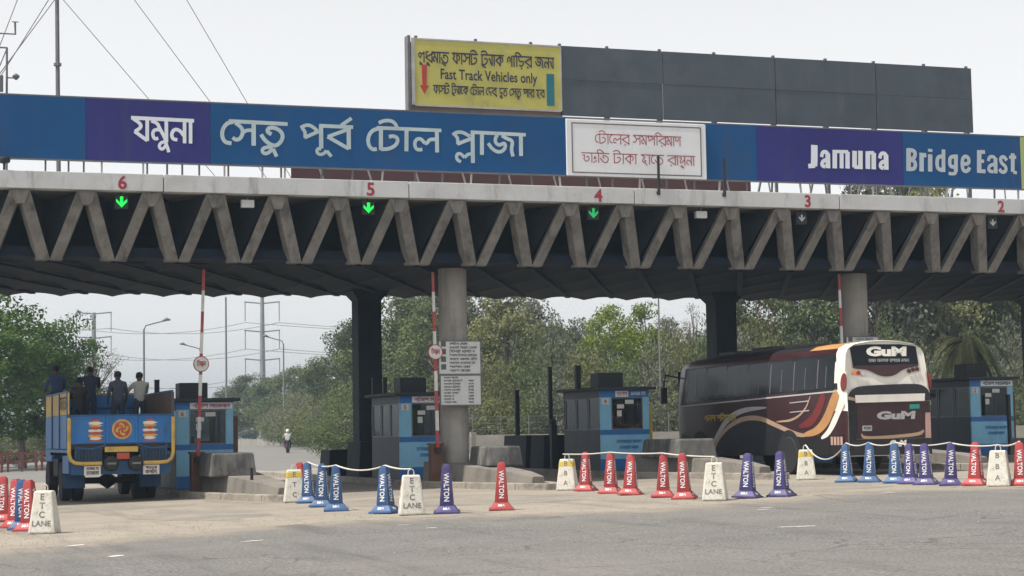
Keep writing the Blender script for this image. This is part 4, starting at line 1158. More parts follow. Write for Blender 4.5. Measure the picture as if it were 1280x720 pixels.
# ================================================================== CONES, BLOCKS, ROPES
def cone_proto(mname):
    t = thing('traffic_cone', 'cone', 'traffic cone')
    hb_, ht, z0, z1 = .138, .078, .15, .90
    sq = lambda h, z: [(-h, -h, z), (h, -h, z), (h, h, z), (-h, h, z)]
    MB().hexa(sq(hb_, z0), sq(ht, z1)).build('body', mname, t, bevel=.022, smooth=True)
    m2 = MB().hexa(sq(.232, .040), sq(.148, .152))
    m2.build('skirt', mname, t, bevel=.02, smooth=True)
    MB().hexa(sq(.255, .0), sq(.25, .045)).build('foot', mname, t, bevel=.012, smooth=True)
    MB().hexa(sq(.058, .899), sq(.05, .925)).build('top_cap', mname, t, bevel=.01)
    tilt = math.atan2(hb_ - ht, z1 - z0)
    for k in range(4):
        rot = Matrix.Rotation(k * math.pi / 2, 4, 'Z')
        dn = rot @ Vector((0, -math.sin(tilt), -math.cos(tilt)))
        rt = rot @ Vector((1, 0, 0))
        nn = rot @ Vector((0, -math.cos(tilt), math.sin(tilt)))
        zc = .50
        hc = hb_ + (ht - hb_) * (zc - z0) / (z1 - z0)
        o = rot @ Vector((0, -hc, zc)) + nn * .003
        put_text(mb := MB(), text_geo('WALTON', .02), o, dn, rt, .54, .105)
        mb.build('lettering', 'cone_text', t, recalc=False)
        t2 = math.atan2(.232 - .148, .112)
        up = rot @ Vector((0, math.sin(t2), math.cos(t2)))
        n2 = rot @ Vector((0, -math.cos(t2), math.sin(t2)))
        o2 = rot @ Vector((0, -.190, .096)) + n2 * .003
        put_text(mb := MB(), text_geo('BBA', .02), o2, rt, up, .14, .055)
        mb.build('lettering', 'cone_text', t, recalc=False)
    return t
PROTO = {'r': cone_proto('cone_red'), 'b': cone_proto('cone_blue'), 'v': cone_proto('cone_violet')}
USED = set()
CONES = [
 ('r', 3.26, 40.9, .3, 'red cone cut by the left photo edge'),
 ('r', 3.29, 37.8, .8, 'red cone in the tight row left of the left-hand concrete block'),
 ('b', 3.33, 37.0, .35, 'blue cone squeezed between red cones by the left-hand concrete block'),
 ('r', 3.40, 36.3, .6, 'red cone half hidden behind the left-hand concrete block'),
 ('r', 10.49, 44.9, .5, 'red cone half hidden beside the yellow topped block near the lane 6 island'),
 ('b', 10.28, 43.1, .45, 'farthest of the three blue cones right of the lane 6 island'),
 ('b', 9.99, 40.6, .5, 'middle of the three blue cones right of the lane 6 island'),
 ('b', 9.72, 38.3, .25, 'nearest of the three blue cones right of the lane 6 island'),
 ('b', 10.19, 36.2, .75, 'blue cone touching the left of the middle grey block'),
 ('v', 11.07, 35.0, .30, 'violet cone alone between the middle grey block and a lone red cone'),
 ('r', 12.25, 35.2, .22, 'lone red cone in the middle of the photo before the asphalt'),
 ('r', 16.94, 42.5, .62, 'first red cone right of the yellow topped block by booth 4'),
 ('r', 16.76, 40.5, .62, 'second red cone right of the yellow topped block by booth 4'),
 ('r', 16.69, 39.2, .55, 'third red cone right of the yellow topped block by booth 4'),
 ('r', 16.64, 37.3, .60, 'fourth red cone right of the yellow topped block by booth 4'),
 ('r', 16.59, 36.1, .62, 'red cone just left of the white block in front of the bus front'),
 ('v', 17.54, 35.1, .80, 'violet cone just right of the white block in front of the bus'),
 ('v', 18.32, 35.1, .75, 'violet cone at the right end of the middle row, below the bus wheel'),
 ('b', 22.91, 40.5, .72, 'leftmost of the blue cones in front of the bus rear'),
 ('b', 23.17, 39.9, .55, 'second blue cone from the left in front of the bus rear'),
 ('b', 23.23, 38.8, .75, 'third blue cone from the left in front of the bus rear'),
 ('v', 23.15, 38.0, .85, 'first of the overlapping violet cones in front of the bus'),
 ('v', 23.09, 37.25, .75, 'second of the overlapping violet cones in front of the bus'),
 ('v', 23.11, 36.3, .60, 'rightmost violet cone, between the bus and a red cone'),
 ('r', 23.40, 35.75, .85, 'red cone just left of the rightmost white block'),
 ('r', 23.88, 34.76, .6, 'red cone at the right photo edge'),
]
for c, x, y, a, lab in CONES:
    loc = (x, y, gz(x) + .010)
    if c not in USED:
        USED.add(c)
        o = PROTO[c]; o.location = loc; o.rotation_euler = (0, 0, -a); o['label'] = lab
    else:
        o = copy_tree(PROTO[c], loc, -a, lab)
    o['group'] = 'lane closing cones'
    o.rotation_euler = (random.uniform(-.035, .035), random.uniform(-.045, .045), -a + random.uniform(-.12, .12))
    o.scale = (random.uniform(.95, 1.05), random.uniform(.95, 1.05), random.uniform(.97, 1.02))

def lane_block(x, y, a, side_txt, main_txt, lab, red=False, yellow=False):
    t = thing('lane_block', lab, 'concrete block', (x, y, gz(x) + .008), -a, 'white painted lane blocks')
    wb, wt_, db, dt, h = .25, .165, .20, .11, .76
    A = [(-wb, -db, 0), (wb, -db, 0), (wb, db, 0), (-wb, db, 0)]
    B = [(-wt_, -dt, h), (wt_, -dt, h), (wt_, dt, h), (-wt_, dt, h)]
    MB().hexa(A, B).build('body', 'chalk_block', t, bevel=.035)
    pts = [(-.055, 0, h - .02)] + [(-.055 + .055 * (1 - math.cos(k * math.pi / 6)), 0, h + .05 + .06 * math.sin(k * math.pi / 6)) for k in range(7)] + [(.055, 0, h - .02)]
    MB().tube(pts, .012, 6).build('handle', 'pale_steel', t, smooth=True)
    tf = math.atan2(db - dt, h)
    up = Vector((0, math.sin(tf), math.cos(tf))); nn = Vector((0, -math.cos(tf), math.sin(tf)))
    n = len(main_txt)
    for i, ch in enumerate(main_txt):
        z = h * (.86 - .62 * i / max(1, n - 1)) if n > 1 else h * .5
        dcen = db + (dt - db) * z / h
        wmax = (wb + (wt_ - wb) * z / h)
        put_text(mb := MB(), text_geo(ch, .02), Vector((.0, -dcen, z)) + nn * .004, (1, 0, 0), up, h=.115 if len(ch) == 1 else .10, w=None if len(ch) == 1 else wmax * 1.5)
        mb.build('lettering', 'block_text', t, recalc=False)
    ts = math.atan2(wb - wt_, h)
    us = Vector((math.sin(ts), 0, math.cos(ts))); ns = Vector((-math.cos(ts), 0, math.sin(ts)))
    for i, ch in enumerate(side_txt):
        z = h * (.80 - .58 * i / max(1, len(side_txt) - 1))
        wc = wb + (wt_ - wb) * z / h
        put_text(mb := MB(), text_geo(ch, .02), Vector((-wc, 0, z)) + ns * .004, (0, -1, 0), us, h=.085)
        mb.build('lettering', 'block_text_red' if red else 'block_text', t, recalc=False)
    if yellow:
        k = .86
        i_ = lambda p, q, s: p + (q - p) * s
        A2 = [tuple(i_(p, q, .74) for p, q in zip(a_, b_)) for a_, b_ in zip(A, B)]
        B2 = [tuple(i_(p, q, .94) for p, q in zip(a_, b_)) for a_, b_ in zip(A, B)]
        sc_ = lambda p, f: (p[0] * f, p[1] * f, p[2])
        MB().hexa([sc_(p, 1.02) for p in A2], [sc_(p, 1.02) for p in B2]).build('painted_band', 'yellow_paint', t, bevel=.025)
    return t
lane_block(3.52, 35.0, .42, 'ETCLANE', ['E', 'T', 'C', 'LANE'], 'white block painted ETC LANE at the left edge beside red cones')
lane_block(10.13, 43.9, .15, 'BBA', ['E', 'T', 'C'], 'yellow topped white block at the end of the lane 6 island', yellow=True)
lane_block(10.39, 35.1, .18, 'BBA', ['E', 'T', 'C', 'LANE'], 'grey white block painted ETC LANE beside a blue cone in the middle', red=True)
lane_block(16.86, 43.5, .62, 'BBA', ['B', 'B', 'A'], 'yellow topped white block at the nose of the middle island near booth 4', yellow=True)
lane_block(16.67, 34.8, .60, 'ETC', ['E', 'T', 'C', 'LANE'], 'white block painted ETC LANE between a red and a violet cone')
lane_block(23.21, 43.1, .45, 'BBA', ['B', 'B', 'A'], 'yellow topped white block on the island nose beside the bus wheel', yellow=True)
lane_block(23.42, 34.9, .75, 'BBA', ['B', 'B', 'A'], 'white block painted BBA between the two rightmost red cones', red=True)

def rope(a, b, sag, lab, n=14):
    a, b = Vector(a), Vector(b)
    pts = []
    for i in range(n + 1):
        t = i / n
        p = a.lerp(b, t)
        p.z -= sag * 4 * t * (1 - t)
        pts.append(p)
    return pts
def ropes(chain, lab):
    """chain: list of (point, sag to next)"""
    pts = []
    for (a, s), (b, _) in zip(chain[:-1], chain[1:]):
        q = rope(a, b, s, lab)
        pts += q if not pts else q[1:]
    tag(MB().tube(pts, .017, 6).build('rope', 'rope', smooth=True), lab, 'rope')
T_ = lambda x, y, z: (x, y, gz(x) + z)
ropes([(T_(10.28, 43.1, .945), .06), (T_(9.72, 38.3, .945), .10), (T_(10.19, 36.2, .945), .03), (T_(10.39, 35.1, .885), 0)], 'white rope strung from the blue cones to the middle grey block')
ropes([(T_(16.80, 43.6, .885), .02), (T_(16.76, 40.5, .945), .02), (T_(16.64, 37.3, .945), .02), (T_(16.67, 34.8, .885), 0)], 'white rope strung along the row of red cones by booth 4')
ropes([(T_(23.21, 43.1, .885), .38), (T_(22.91, 40.5, .945), .07), (T_(23.17, 39.9, .945), .07), (T_(23.23, 38.8, .945), .07), (T_(23.11, 36.3, .945), .05), (T_(23.42, 34.9, .885), .05), (T_(23.88, 34.76, .945), 0)], 'white rope sagging along the cones in front of the bus')

# ================================================================== WHEELS
def wheel(parent, x, y, z, r, w, name='wheel', side=-1):
    """axle along x; side is where the outer face looks"""
    ty = MB().lathe([(r * .62, -w / 2), (r * .94, -w / 2), (r, -w * .38), (r, w * .38), (r * .94, w / 2), (r * .62, w / 2)], 24, 'x', (x, y, z)).build(name, 'tyre', parent, smooth=True)
    f = side * w / 2
    MB().lathe([(.04, f * .55), (r * .30, f * .62), (r * .42, f * .35), (r * .60, f * .9), (r * .60, f * .2)], 20, 'x', (x, y, z)).build('rim', 'rim', ty, smooth=True)
    mb = MB()
    for k in range(8):
        a = k * math.pi / 4
        mb.cyl((x + f * .5, y + r * .33 * math.cos(a), z + r * .33 * math.sin(a)), (x + f * .72, y + r * .33 * math.cos(a), z + r * .33 * math.sin(a)), .02, .02, 6)
    mb.build('wheel_nuts', 'rim', ty)
    return ty

# ================================================================== THE TRUCK
TX, TY = 6.83, 49.0
tr = thing('open_truck', 'blue open bed truck with painted tailgate driving away under the gantry', 'truck', (TX, TY, gz(TX)))
w = 1.29
MB().box(-w, w, 0.06, 5.4, 1.36, 1.47).build('bed_floor', 'truck_wood', tr)
MB().prism([(.3, 1.472), (5.35, 1.472), (5.3, 1.86), (2.2, 1.68), (.6, 1.62)], 'yz', -w + .05, w - .05).build('sand_load', 'apron', tr)
# tailgate of three framed fields
tg = MB().box(-w, w, 0, .05, 1.49, 2.23).build('tailgate', 'truck_blue', tr, bevel=.008)
for a, b in ((-1.14, -.42), (-.38, .40), (.44, 1.14)):
    f = MB()
    f.box(a, b, -.022, -.001, 2.15, 2.19).box(a, b, -.022, -.001, 1.52, 1.56).box(a, a + .04, -.022, -.001, 1.56, 2.15).box(b - .04, b, -.022, -.001, 1.56, 2.15)
    f.build('field_frame', 'truck_blue', tg)
MB().box(-w, w, -.03, -.001, 2.192, 2.24).build('top_rail', 'truck_dark', tg)
MB().box(-1.1, 1.1, -.025, -.001, 1.492, 1.518).build('pin_stripe', 'truck_dark', tg)
for cx in (-.65, .72):
    k = 0
    for z, ww, m in ((1.575, .20, 'truck_red'), (1.635, .16, 'truck_white'), (1.70, .21, 'truck_yellow'), (1.765, .17, 'truck_red'), (1.83, .21, 'truck_white'), (1.895, .13, 'truck_red'), (1.955, .18, 'truck_yellow'), (2.02, .20, 'truck_white'), (2.08, .12, 'truck_red')):
        pts = [(cx + ww * (.9 + .16 * math.cos(5 * t)) * math.cos(t), z + .042 * math.sin(t)) for t in [i * math.pi / 9 for i in range(18)]]
        MB().prism(pts, 'xz', -.014 - .001 * (k % 2), -.002).build('painted_flower', m, tg)
        k += 1
cx, cz = .02, 1.86
MB().lathe([(.005, 0), (.255, 0), (.255, .01)], 28, 'y', (cx, -.012, cz)).build('emblem', 'truck_yellow', tg)
MB().lathe([(.005, 0), (.205, 0), (.205, .008)], 28, 'y', (cx, -.020, cz)).build('emblem_disc', 'truck_red', tg)
mb = MB()
for k in range(4):
    a0 = k * math.pi / 2 + .4
    pts = []
    for i in range(6):
        a = a0 + i * .30
        pts.append((cx + (.06 + .024 * i) * math.cos(a), cz + (.06 + .024 * i) * math.sin(a)))
    pts2 = [(cx + (.035 + .019 * i) * math.cos(a0 + .10 + i * .36), cz + (.035 + .019 * i) * math.sin(a0 + .10 + i * .36)) for i in reversed(range(6))]
    mb.prism(pts + pts2, 'xz', -.026, -.021)
mb.build('emblem_swirl', 'truck_yellow', tg)
# yellow tube trim round the tail
for s in (-1, 1):
    pts = [(s * 1.31, -.05, 2.16), (s * 1.31, -.05, 1.24), (s * 1.27, -.05, 1.10), (s * 1.16, -.05, 1.02), (s * .96, -.05, 1.0), (s * .50, -.05, 1.0)]
    MB().tube(pts, .048, 8).build('trim_bar', 'truck_yellow', tr, smooth=True)
    MB().tube([(s * 1.16, -.05, 1.48), (s * 1.12, -.05, 1.40), (s * .75, -.05, 1.36), (s * .40, -.05, 1.47)], .022, 6).build('trim_rod', 'truck_dark', tr, smooth=True)
    for i in range(8):
        x = s * (.52 + i * .082)
        MB().box(x - .016, x + .016, -.04, -.01, 1.07, 1.34).build('grille_slat', 'black_steel', tr)
    MB().box(min(s * .48, s * 1.16), max(s * .48, s * 1.16), .0, .04, 1.04, 1.40).build('grille_back', 'truck_dark', tr)
    # rear lamps: big round pods either side of the middle
    xc = -.26 if s < 0 else .36
    MB().lathe([(.02, -.12), (.15, -.12), (.19, -.08), (.20, .16), (.12, .2)], 20, 'y', (xc, -.02, .99)).build('rear_pod', 'chassis', tr, smooth=True)
    MB().box(xc - .11, xc + .11, -.151, -.142, .97, 1.02).build('pod_label', 'rim', tr)
MB().box(-.42, .42, -.05, .0, 1.28, 1.42).build('centre_trim', 'truck_yellow', tr, bevel=.02)
MB().box(-.12, .20, -.06, -.052, 1.10, 1.26).build('centre_badge', 'truck_red', tr)
MB().box(-w + .05, w - .05, .06, .12, .72, 1.06).build('rear_beam', 'truck_dark', tr)
for a, b, txt in ((-.93, -.52, ['t', 'k', 'm', ' ', 's']), (.55, .96, ['B', 'n'])):
    MB().box(a, b, -.02, .058, .70, .94).build('plate', 'truck_white', tr)
    put_strokes(MB(), txt, a + .05, b - .05, .84, .90, -.024, .2).build('lettering', 'letter_black', tr, recalc=False)
    put_strokes(MB(), ['t', 'd', 'b', 'k', 'l', 'g'] if a < 0 else ['k', 's', 'T', 'd'], a + .05, b - .05, .725, .80, -.024, .2).build('lettering', 'letter_black', tr, recalc=False)
# side boards
for s in (-1, 1):
    x0, x1 = (s * w - .04, s * w) if s < 0 else (s * w, s * w + .04)
    for k in range(3):
        y0 = .06 + k * 1.78
        MB().box(x0, x1, y0, y0 + 1.76, 1.38, 2.24).build('side_board', 'truck_blue', tr)
        MB().box(x0, x1, y0, y0 + 1.76, 2.25, 2.80).build('upper_board', 'truck_yellow' if s < 0 else 'truck_wood', tr)
        MB().box(x0 - .03 if s < 0 else x1, x0 if s < 0 else x1 + .03, y0, y0 + .07, 1.38, 2.80).build('stake', 'truck_dark', tr)
    MB().box(x0 - .012, x1 + .012, .06, 5.4, 2.802, 2.85).build('top_rail', 'truck_dark', tr)
    MB().box(x0 - .01, x1 + .01, .06, 5.4, 1.28, 1.355).build('sill_rail', 'truck_blue', tr)
ltr = MB()
vs_, fs_, li_ = stroke_geo(['m', 'a', 'B', 'r', ' ', 't', 'n'], .16)
put_text(ltr, (vs_, fs_), (-w - .046, 1.0, 2.52), (0, -1, 0), (0, 0, 1), 1.5, .38)
ltr.v = [(p[0] - .0007 * q, p[1], p[2]) for p, q in zip(ltr.v, li_)]
ltr.build('lettering', 'truck_wood', tr, recalc=False)
MB().box(-w + .04, w - .04, 5.42, 5.48, 1.4, 2.86).build('headboard', 'truck_blue', tr)
for z in (1.75, 2.1, 2.45):
    MB().box(-w + .06, w - .06, 5.39, 5.418, z, z + .06).build('headboard_rib', 'truck_dark', tr)
# cab ahead of the bed
cb = MB().prism([(5.65, 1.0), (7.25, 1.0), (7.3, 1.75), (7.1, 2.75), (5.65, 2.82)], 'yz', -1.15, 1.15)
cb.build('cab', 'truck_blue', tr, bevel=.06)
MB().box(-1.17, 1.17, 5.6, 6.6, 2.83, 2.92).build('cab_rack', 'truck_yellow', tr)
# chassis
for s in (-.42, .42):
    MB().box(s - .05, s + .05, .2, 7.4, .95, 1.2).build('chassis_rail', 'chassis', tr)
for k in range(6):
    MB().box(-w + .05, w - .05, .5 + k * .9, .6 + k * .9, 1.2, 1.355).build('cross_member', 'chassis', tr)
MB().cyl((-.9, 2.65, .52), (.9, 2.65, .52), .09, .09, 10).lathe([(.1, -.2), (.24, 0), (.1, .2)], 14, 'x', (0, 2.65, .52)).build('rear_axle', 'chassis', tr)
for s in (-1, 1):
    wheel(tr, s * 1.10, 2.65, .52, .52, .26, side=s)
    wheel(tr, s * .80, 2.65, .52, .52, .26, side=s)
    wheel(tr, s * 1.02, 6.75, .52, .52, .26, side=s)
    MB().box(s * 1.26 - (.0 if s < 0 else .55), s * 1.26 + (.55 if s < 0 else .0), 1.62, 1.65, .35, 1.0).build('mud_flap', 'truck_dark', tr)
    MB().box(min(s * 1.24, s * 1.29), max(s * 1.24, s * 1.29), .3, 1.6, .75, 1.2).build('skirt_board', 'truck_blue', tr)
    MB().box(s * 1.0 - .2, s * 1.0 + .2, 3.6, 4.7, .62, 1.1).build('tank' if s > 0 else 'tool_box', 'chassis', tr, bevel=.04)

# ================================================================== PEOPLE
def person(lab, loc, rz, shirt, pose='stand', name='person', cap='hair', scale=1.0, group=None, lean=0.0):
    J = {}
    J['pel'] = (0, 0, .95); J['wst'] = (0, .01 + lean * .3, 1.12); J['chs'] = (0, .0 + lean, 1.36); J['nek'] = (0, .01 + lean, 1.50); J['hed'] = (0, .03 + lean * 1.1, 1.60); J['top'] = (0, .03 + lean * 1.1, 1.71)
    for s, n in ((-1, 'l'), (1, 'r')):
        J['sh' + n] = (s * .19, lean, 1.42)
        J['el' + n] = (s * .25, .02 + lean, 1.14)
        J['wr' + n] = (s * .24, .14 + lean, .92)
        J['ha' + n] = (s * .23, .18 + lean, .83)
        J['hp' + n] = (s * .10, 0, .90)
        J['kn' + n] = (s * .11, .03, .50)
        J['an' + n] = (s * .11, -.01, .08)
        J['to' + n] = (s * .12, .16, .04)
        if pose == 'reach':
            J['el' + n] = (s * .30, .18 + lean, 1.20); J['wr' + n] = (s * .26, .40 + lean, 1.22); J['ha' + n] = (s * .25, .48 + lean, 1.23)
        if pose == 'sit':
            J['hp' + n] = (s * .11, .02, .93); J['kn' + n] = (s * .14, .44, .95); J['an' + n] = (s * .14, .42, .50); J['to' + n] = (s * .14, .58, .45)
            J['el' + n] = (s * .27, .10 + lean, 1.15); J['wr' + n] = (s * .22, .34 + lean, 1.06); J['ha' + n] = (s * .20, .43 + lean, 1.05)
        if pose == 'ride':
            J['hp' + n] = (s * .12, .02, .93); J['kn' + n] = (s * .22, .38, .82); J['an' + n] = (s * .18, .14, .46); J['to' + n] = (s * .18, .30, .42)
            J['el' + n] = (s * .32, .26 + lean, 1.18); J['wr' + n] = (s * .30, .50 + lean, 1.10); J['ha' + n] = (s * .30, .58 + lean, 1.09)
    E = [('pel', 'wst', 'c'), ('wst', 'chs', 'c'), ('chs', 'nek', 'c'), ('nek', 'hed', 's'), ('hed', 'top', 's')]
    for n in 'lr':
        E += [('chs', 'sh' + n, 'c'), ('sh' + n, 'el' + n, 'c'), ('el' + n, 'wr' + n, 's'), ('wr' + n, 'ha' + n, 's'), ('pel', 'hp' + n, 't'), ('hp' + n, 'kn' + n, 't'), ('kn' + n, 'an' + n, 't'), ('an' + n, 'to' + n, 't')]
    RD = {'pel': (.15, .11), 'wst': (.14, .10), 'chs': (.17, .11), 'nek': (.055, .055), 'hed': (.078, .095), 'top': (.068, .082), 'sh': (.075, .07), 'el': (.05, .05), 'wr': (.033, .033), 'ha': (.042, .022), 'hp': (.10, .10), 'kn': (.065, .065), 'an': (.045, .045), 'to': (.045, .035)}
    keys = list(J)
    me = bpy.data.meshes.new(name)
    me.from_pydata([J[k] for k in keys], [(keys.index(a), keys.index(b)) for a, b, _ in E], [])
    o = bpy.data.objects.new(name, me)
    COL.objects.link(o)
    o.modifiers.new('skin', 'SKIN')
    sub = o.modifiers.new('sub', 'SUBSURF'); sub.levels = 2; sub.render_levels = 2
    for i, k in enumerate(keys):
        r = RD.get(k) or RD[k[:2]]
        me.skin_vertices[0].data[i].radius = r
        me.skin_vertices[0].data[i].use_root = (k == 'pel')
    bpy.context.view_layer.update()
    dg = bpy.context.evaluated_depsgraph_get()
    m2 = bpy.data.meshes.new_from_object(o.evaluated_get(dg))
    COL.objects.unlink(o)
    bpy.data.objects.remove(o)
    m2.name = 'body'
    m2.materials.clear()
    for m in (shirt, 'skin', 'trousers'):
        m2.materials.append(M[m])
    seg = [(Vector(J[a]), Vector(J[b]), {'c': 0, 's': 1, 't': 2}[k]) for a, b, k in E]
    idx = []
    for p in m2.polygons:
        c = p.center
        best, bi = 9, 0
        for a, b, k in seg:
            d = b - a
            t = max(0, min(1, (c - a).dot(d) / d.length_squared))
            q = (c - (a + d * t)).length
            if q < best: best, bi = q, k
        idx.append(bi)
    m2.polygons.foreach_set('material_index', idx)
    m2.polygons.foreach_set('use_smooth', [True] * len(idx))
    b = bpy.data.objects.new(name, m2)
    COL.objects.link(b)
    b.location = loc
    b.rotation_euler = (0, 0, rz)
    b.scale = (scale,) * 3
    tag(b, lab, 'person', group)
    h = Vector(J['hed']); 
    k = MB()
    if cap == 'hair':
        prof = [(.086, .0), (.098, .035), (.098, .075), (.082, .115), (.045, .142), (.01, .150)]
    else:
        prof = [(.10, -.06), (.125, .0), (.13, .06), (.115, .12), (.07, .165), (.01, .18)]
    k.lathe(prof, 16, c=(h.x, h.y - .012, h.z + .012))
    k.build('hair' if cap == 'hair' else 'helmet', cap, b, smooth=True)
    # nose and ears
    MB().add([(h.x - .015, h.y + .085, h.z + .0), (h.x + .015, h.y + .085, h.z + .0), (h.x, h.y + .112, h.z - .01), (h.x, h.y + .085, h.z + .045)], [(0, 1, 2), (1, 3, 2), (3, 0, 2), (0, 3, 1)]).build('nose', 'skin', b)
    for s in (-1, 1):
        MB().box(h.x + s * .082 - .012, h.x + s * .082 + .012, h.y - .01, h.y + .025, h.z - .02, h.z + .04).build('ear', 'skin', b)
    return b
zb = gz(TX) + 1.60
G = 'men riding in the truck bed'
person('man in a dark shirt standing in the truck bed, tallest of the group', (6.66, 53.9, zb + .28), .1, 'shirt_navy', 'reach', group=G)
person('man bending low beside the tallest man in the truck bed', (6.28, 53.7, zb - .02), -.35, 'shirt_dark', 'reach', group=G, lean=.22)
person('man in a slate blue shirt standing mid truck bed', (7.12, 51.7, zb + .08), .15, 'shirt_slate', 'stand', group=G, scale=1.0)
person('man in a white shirt standing at the right of the truck bed', (7.76, 52.1, zb + .08), .3, 'shirt_white', 'reach', group=G, scale=.99)
person('man in a blue shirt sitting on the front left corner of the truck', (5.80, 54.62, zb + .34), .2, 'shirt_blue', 'sit', group=G)

# ================================================================== THE BUS
BX, BY = 26.22, 44.0
bus = thing('coach_bus', 'maroon and white intercity coach seen from its rear left corner', 'bus', (BX, BY, gz(BX)))
Lb, hw = 10.8, 1.30
ring = [(-1.0, .50), (-1.0, .50), (-1.0, .80), (-1.0, 1.20), (-1.0, 1.70), (-1.0, 2.18), (-.965, 2.75), (-.925, 3.20), (-.86, 3.36), (-.70, 3.47), (-.35, 3.54), (0, 3.56)]
ring = ring[1:]
full = ring + [(-x, z) for x, z in reversed(ring[:-1])]
secs = [(0.0, .955, .985), (.06, .985, .995), (.22, 1.0, 1.0), (.62, 1.0, 1.0), (2.2, 1.0, 1.0), (5.0, 1.0, 1.0), (8.2, 1.0, 1.0), (9.9, 1.0, .988), (10.5, .98, .970), (10.8, .90, .93)]
vs, fs, ms2 = [], [], []
n = len(full)
for y, kx, kz in secs:
    for x, z in full:
        vs.append((x * hw * kx, y + (.22 * max(0, (z - 2.1)) / 1.4 if y == 0 else .10 * max(0, (z - 2.1)) / 1.4 if y < .1 else 0), .5 + (z - .5) * kz))
for i in range(len(secs) - 1):
    for k in range(n - 1):
        fs.append((i * n + k, i * n + k + 1, (i + 1) * n + k + 1, (i + 1) * n + k))
        zc = (full[k][1] + full[k + 1][1]) / 2
        y = secs[i][0]
        if y < .6 and zc > 1.7: ms2.append(0)
        elif zc > 3.3: ms2.append(3 if y < 2 else 2)
        elif zc > .9: ms2.append(1)
        else: ms2.append(2)
    fs.append((i * n + n - 1, i * n, (i + 1) * n, (i + 1) * n + n - 1)); ms2.append(2)
fs.append(tuple(reversed(range(n)))); ms2.append(0)
fs.append(tuple((len(secs) - 1) * n + k for k in range(n))); ms2.append(2)
mb = MB(); mb.add(vs, fs); mb.m = ms2
body = mb.build('body', ['bus_white', 'bus_maroon', 'bus_black', 'bus_orange'], bus, smooth=True)
# rear face: shaped plates on the sloping back
def rear_y(z, d=.0):
    return .22 * max(0, z - 2.1) / 1.4 - d
def rear_plate(name, poly, m, d=.012, parent=bus, th=.02):
    poly = [(x, z) for x, z in poly]
    k = len(poly)
    vs = [(x, rear_y(z, d), z) for x, z in poly] + [(x, rear_y(z, d) + th, z) for x, z in poly]
    fs = [tuple(range(k)), tuple(reversed(range(k, 2 * k)))] + [(i, (i + 1) % k, k + (i + 1) % k, k + i) for i in range(k)]
    return MB().add(vs, fs).build(name, m, parent)
RZ = lambda z: z - .157
rw = rear_plate('rear_window', [(-1.02, 3.40), (-.5, 3.45), (.5, 3.45), (.98, 3.40), (1.0, 2.92), (-.98, 2.88)], 'bus_glass', .012)
def curve(pts, n=2):
    return chaikin(pts, n)
rear_plate('rear_crest', curve([(-1.0, 2.879), (-.97, 2.80), (-.55, 2.78), (-.25, 2.62), (.0, 2.58), (.25, 2.62), (.55, 2.80), (.99, 2.86)]) + [(1.0, 2.915)], 'bus_maroon', .011)
rear_plate('dark_band', curve([(-1.24, 1.95), (-1.22, 2.12), (-1.05, 2.28), (-.8, 2.35), (.8, 2.40), (1.1, 2.34), (1.24, 2.18), (1.24, 1.95)]), 'bus_black', .011)
rear_plate('rear_panel', [(-1.235, .95), (1.235, .95), (1.235, 1.935), (-1.235, 1.935)], 'bus_maroon', .008)
rear_plate('white_bar', [(-1.02, 1.90), (1.06, 1.93), (1.08, 2.13), (-1.02, 2.10)], 'bus_white', .035)
rear_plate('corner_column', [(-1.236, .62), (-1.02, .62), (-1.03, 1.95), (-1.236, 1.95)], 'bus_black', .014)
rear_plate('corner_column', [(1.05, .62), (1.236, .62), (1.236, 1.62), (1.08, 1.62)], 'bus_pink', .014)
for k in range(5):
    z = 1.18 + k * .2
    rear_plate('louvre', [(-1.23, z), (-1.05, z - .03), (-1.05, z + .05), (-1.23, z + .09)], 'bus_tan' if k == 4 else 'bus_black', .045)
rear_plate('bumper_strip', curve([(-.88, 1.02), (-.80, .93), (.0, .95), (.9, 1.00), (1.02, 1.12)]) + curve([(1.0, 1.17), (.85, 1.09), (.0, 1.03), (-.78, 1.01), (-.88, 1.10)]), 'bus_tan', .03)
rear_plate('bumper', [(-1.235, .52), (1.235, .52), (1.235, .945), (-1.235, .945)], 'bus_black', .04, th=.06)
rear_plate('engine_hatch', [(-1.0, 1.12), (1.0, 1.16), (1.0, 1.86), (-1.0, 1.84)], 'bus_maroon', .022)
def rear_disc(x, z, r, m, name):
    pts = [(x + r * math.cos(t), z + r * math.sin(t)) for t in [i * math.pi / 8 for i in range(16)]]
    rear_plate(name, pts, m, .03)
for x, z, m in ((-.98, 2.70, 'lamp_amber'), (-.85, 2.69, 'lamp_red'), (-.71, 2.66, 'bus_silver'), (.68, 2.73, 'lamp_dark'), (.81, 2.765, 'lamp_dark'), (.94, 2.78, 'lamp_dark')):
    rear_disc(x, z, .058, m, 'tail_lamp')
rear_plate('green_plate', [(.60, 1.72), (.90, 1.73), (.90, 1.85), (.60, 1.84)], 'plate_green', .032)
def rear_text(geo, x, z, w_, h_, m, d=.017, shear=.15):
    mb = MB()
    t = math.atan2(.22, 1.4) if z > 2.1 else 0
    put_text(mb, geo, (x, rear_y(z, d), z), (1, 0, 0), (0, math.sin(t), math.cos(t)), w_, h_, shear=shear)
    mb.build('logo', m, bus, recalc=False)
rear_text(text_geo('GuM', .06), .06, 3.26, 1.22, .27, 'bus_white', .022)
put_strokes(mb := MB(), ['t', 'm', 'n', ' ', 'b', 'l', 's', 'k', ' ', 'r', 'p', 't', 'm', ' ', 'n', 'b', 'l'], -.52, .70, 2.98, 3.05, rear_y(3.0, .026), .2)
mb.build('lettering', 'bus_silver', bus, recalc=False)
rear_text(text_geo('GuM', .06), .18, 1.56, 1.16, .22, 'bus_silver', .028)
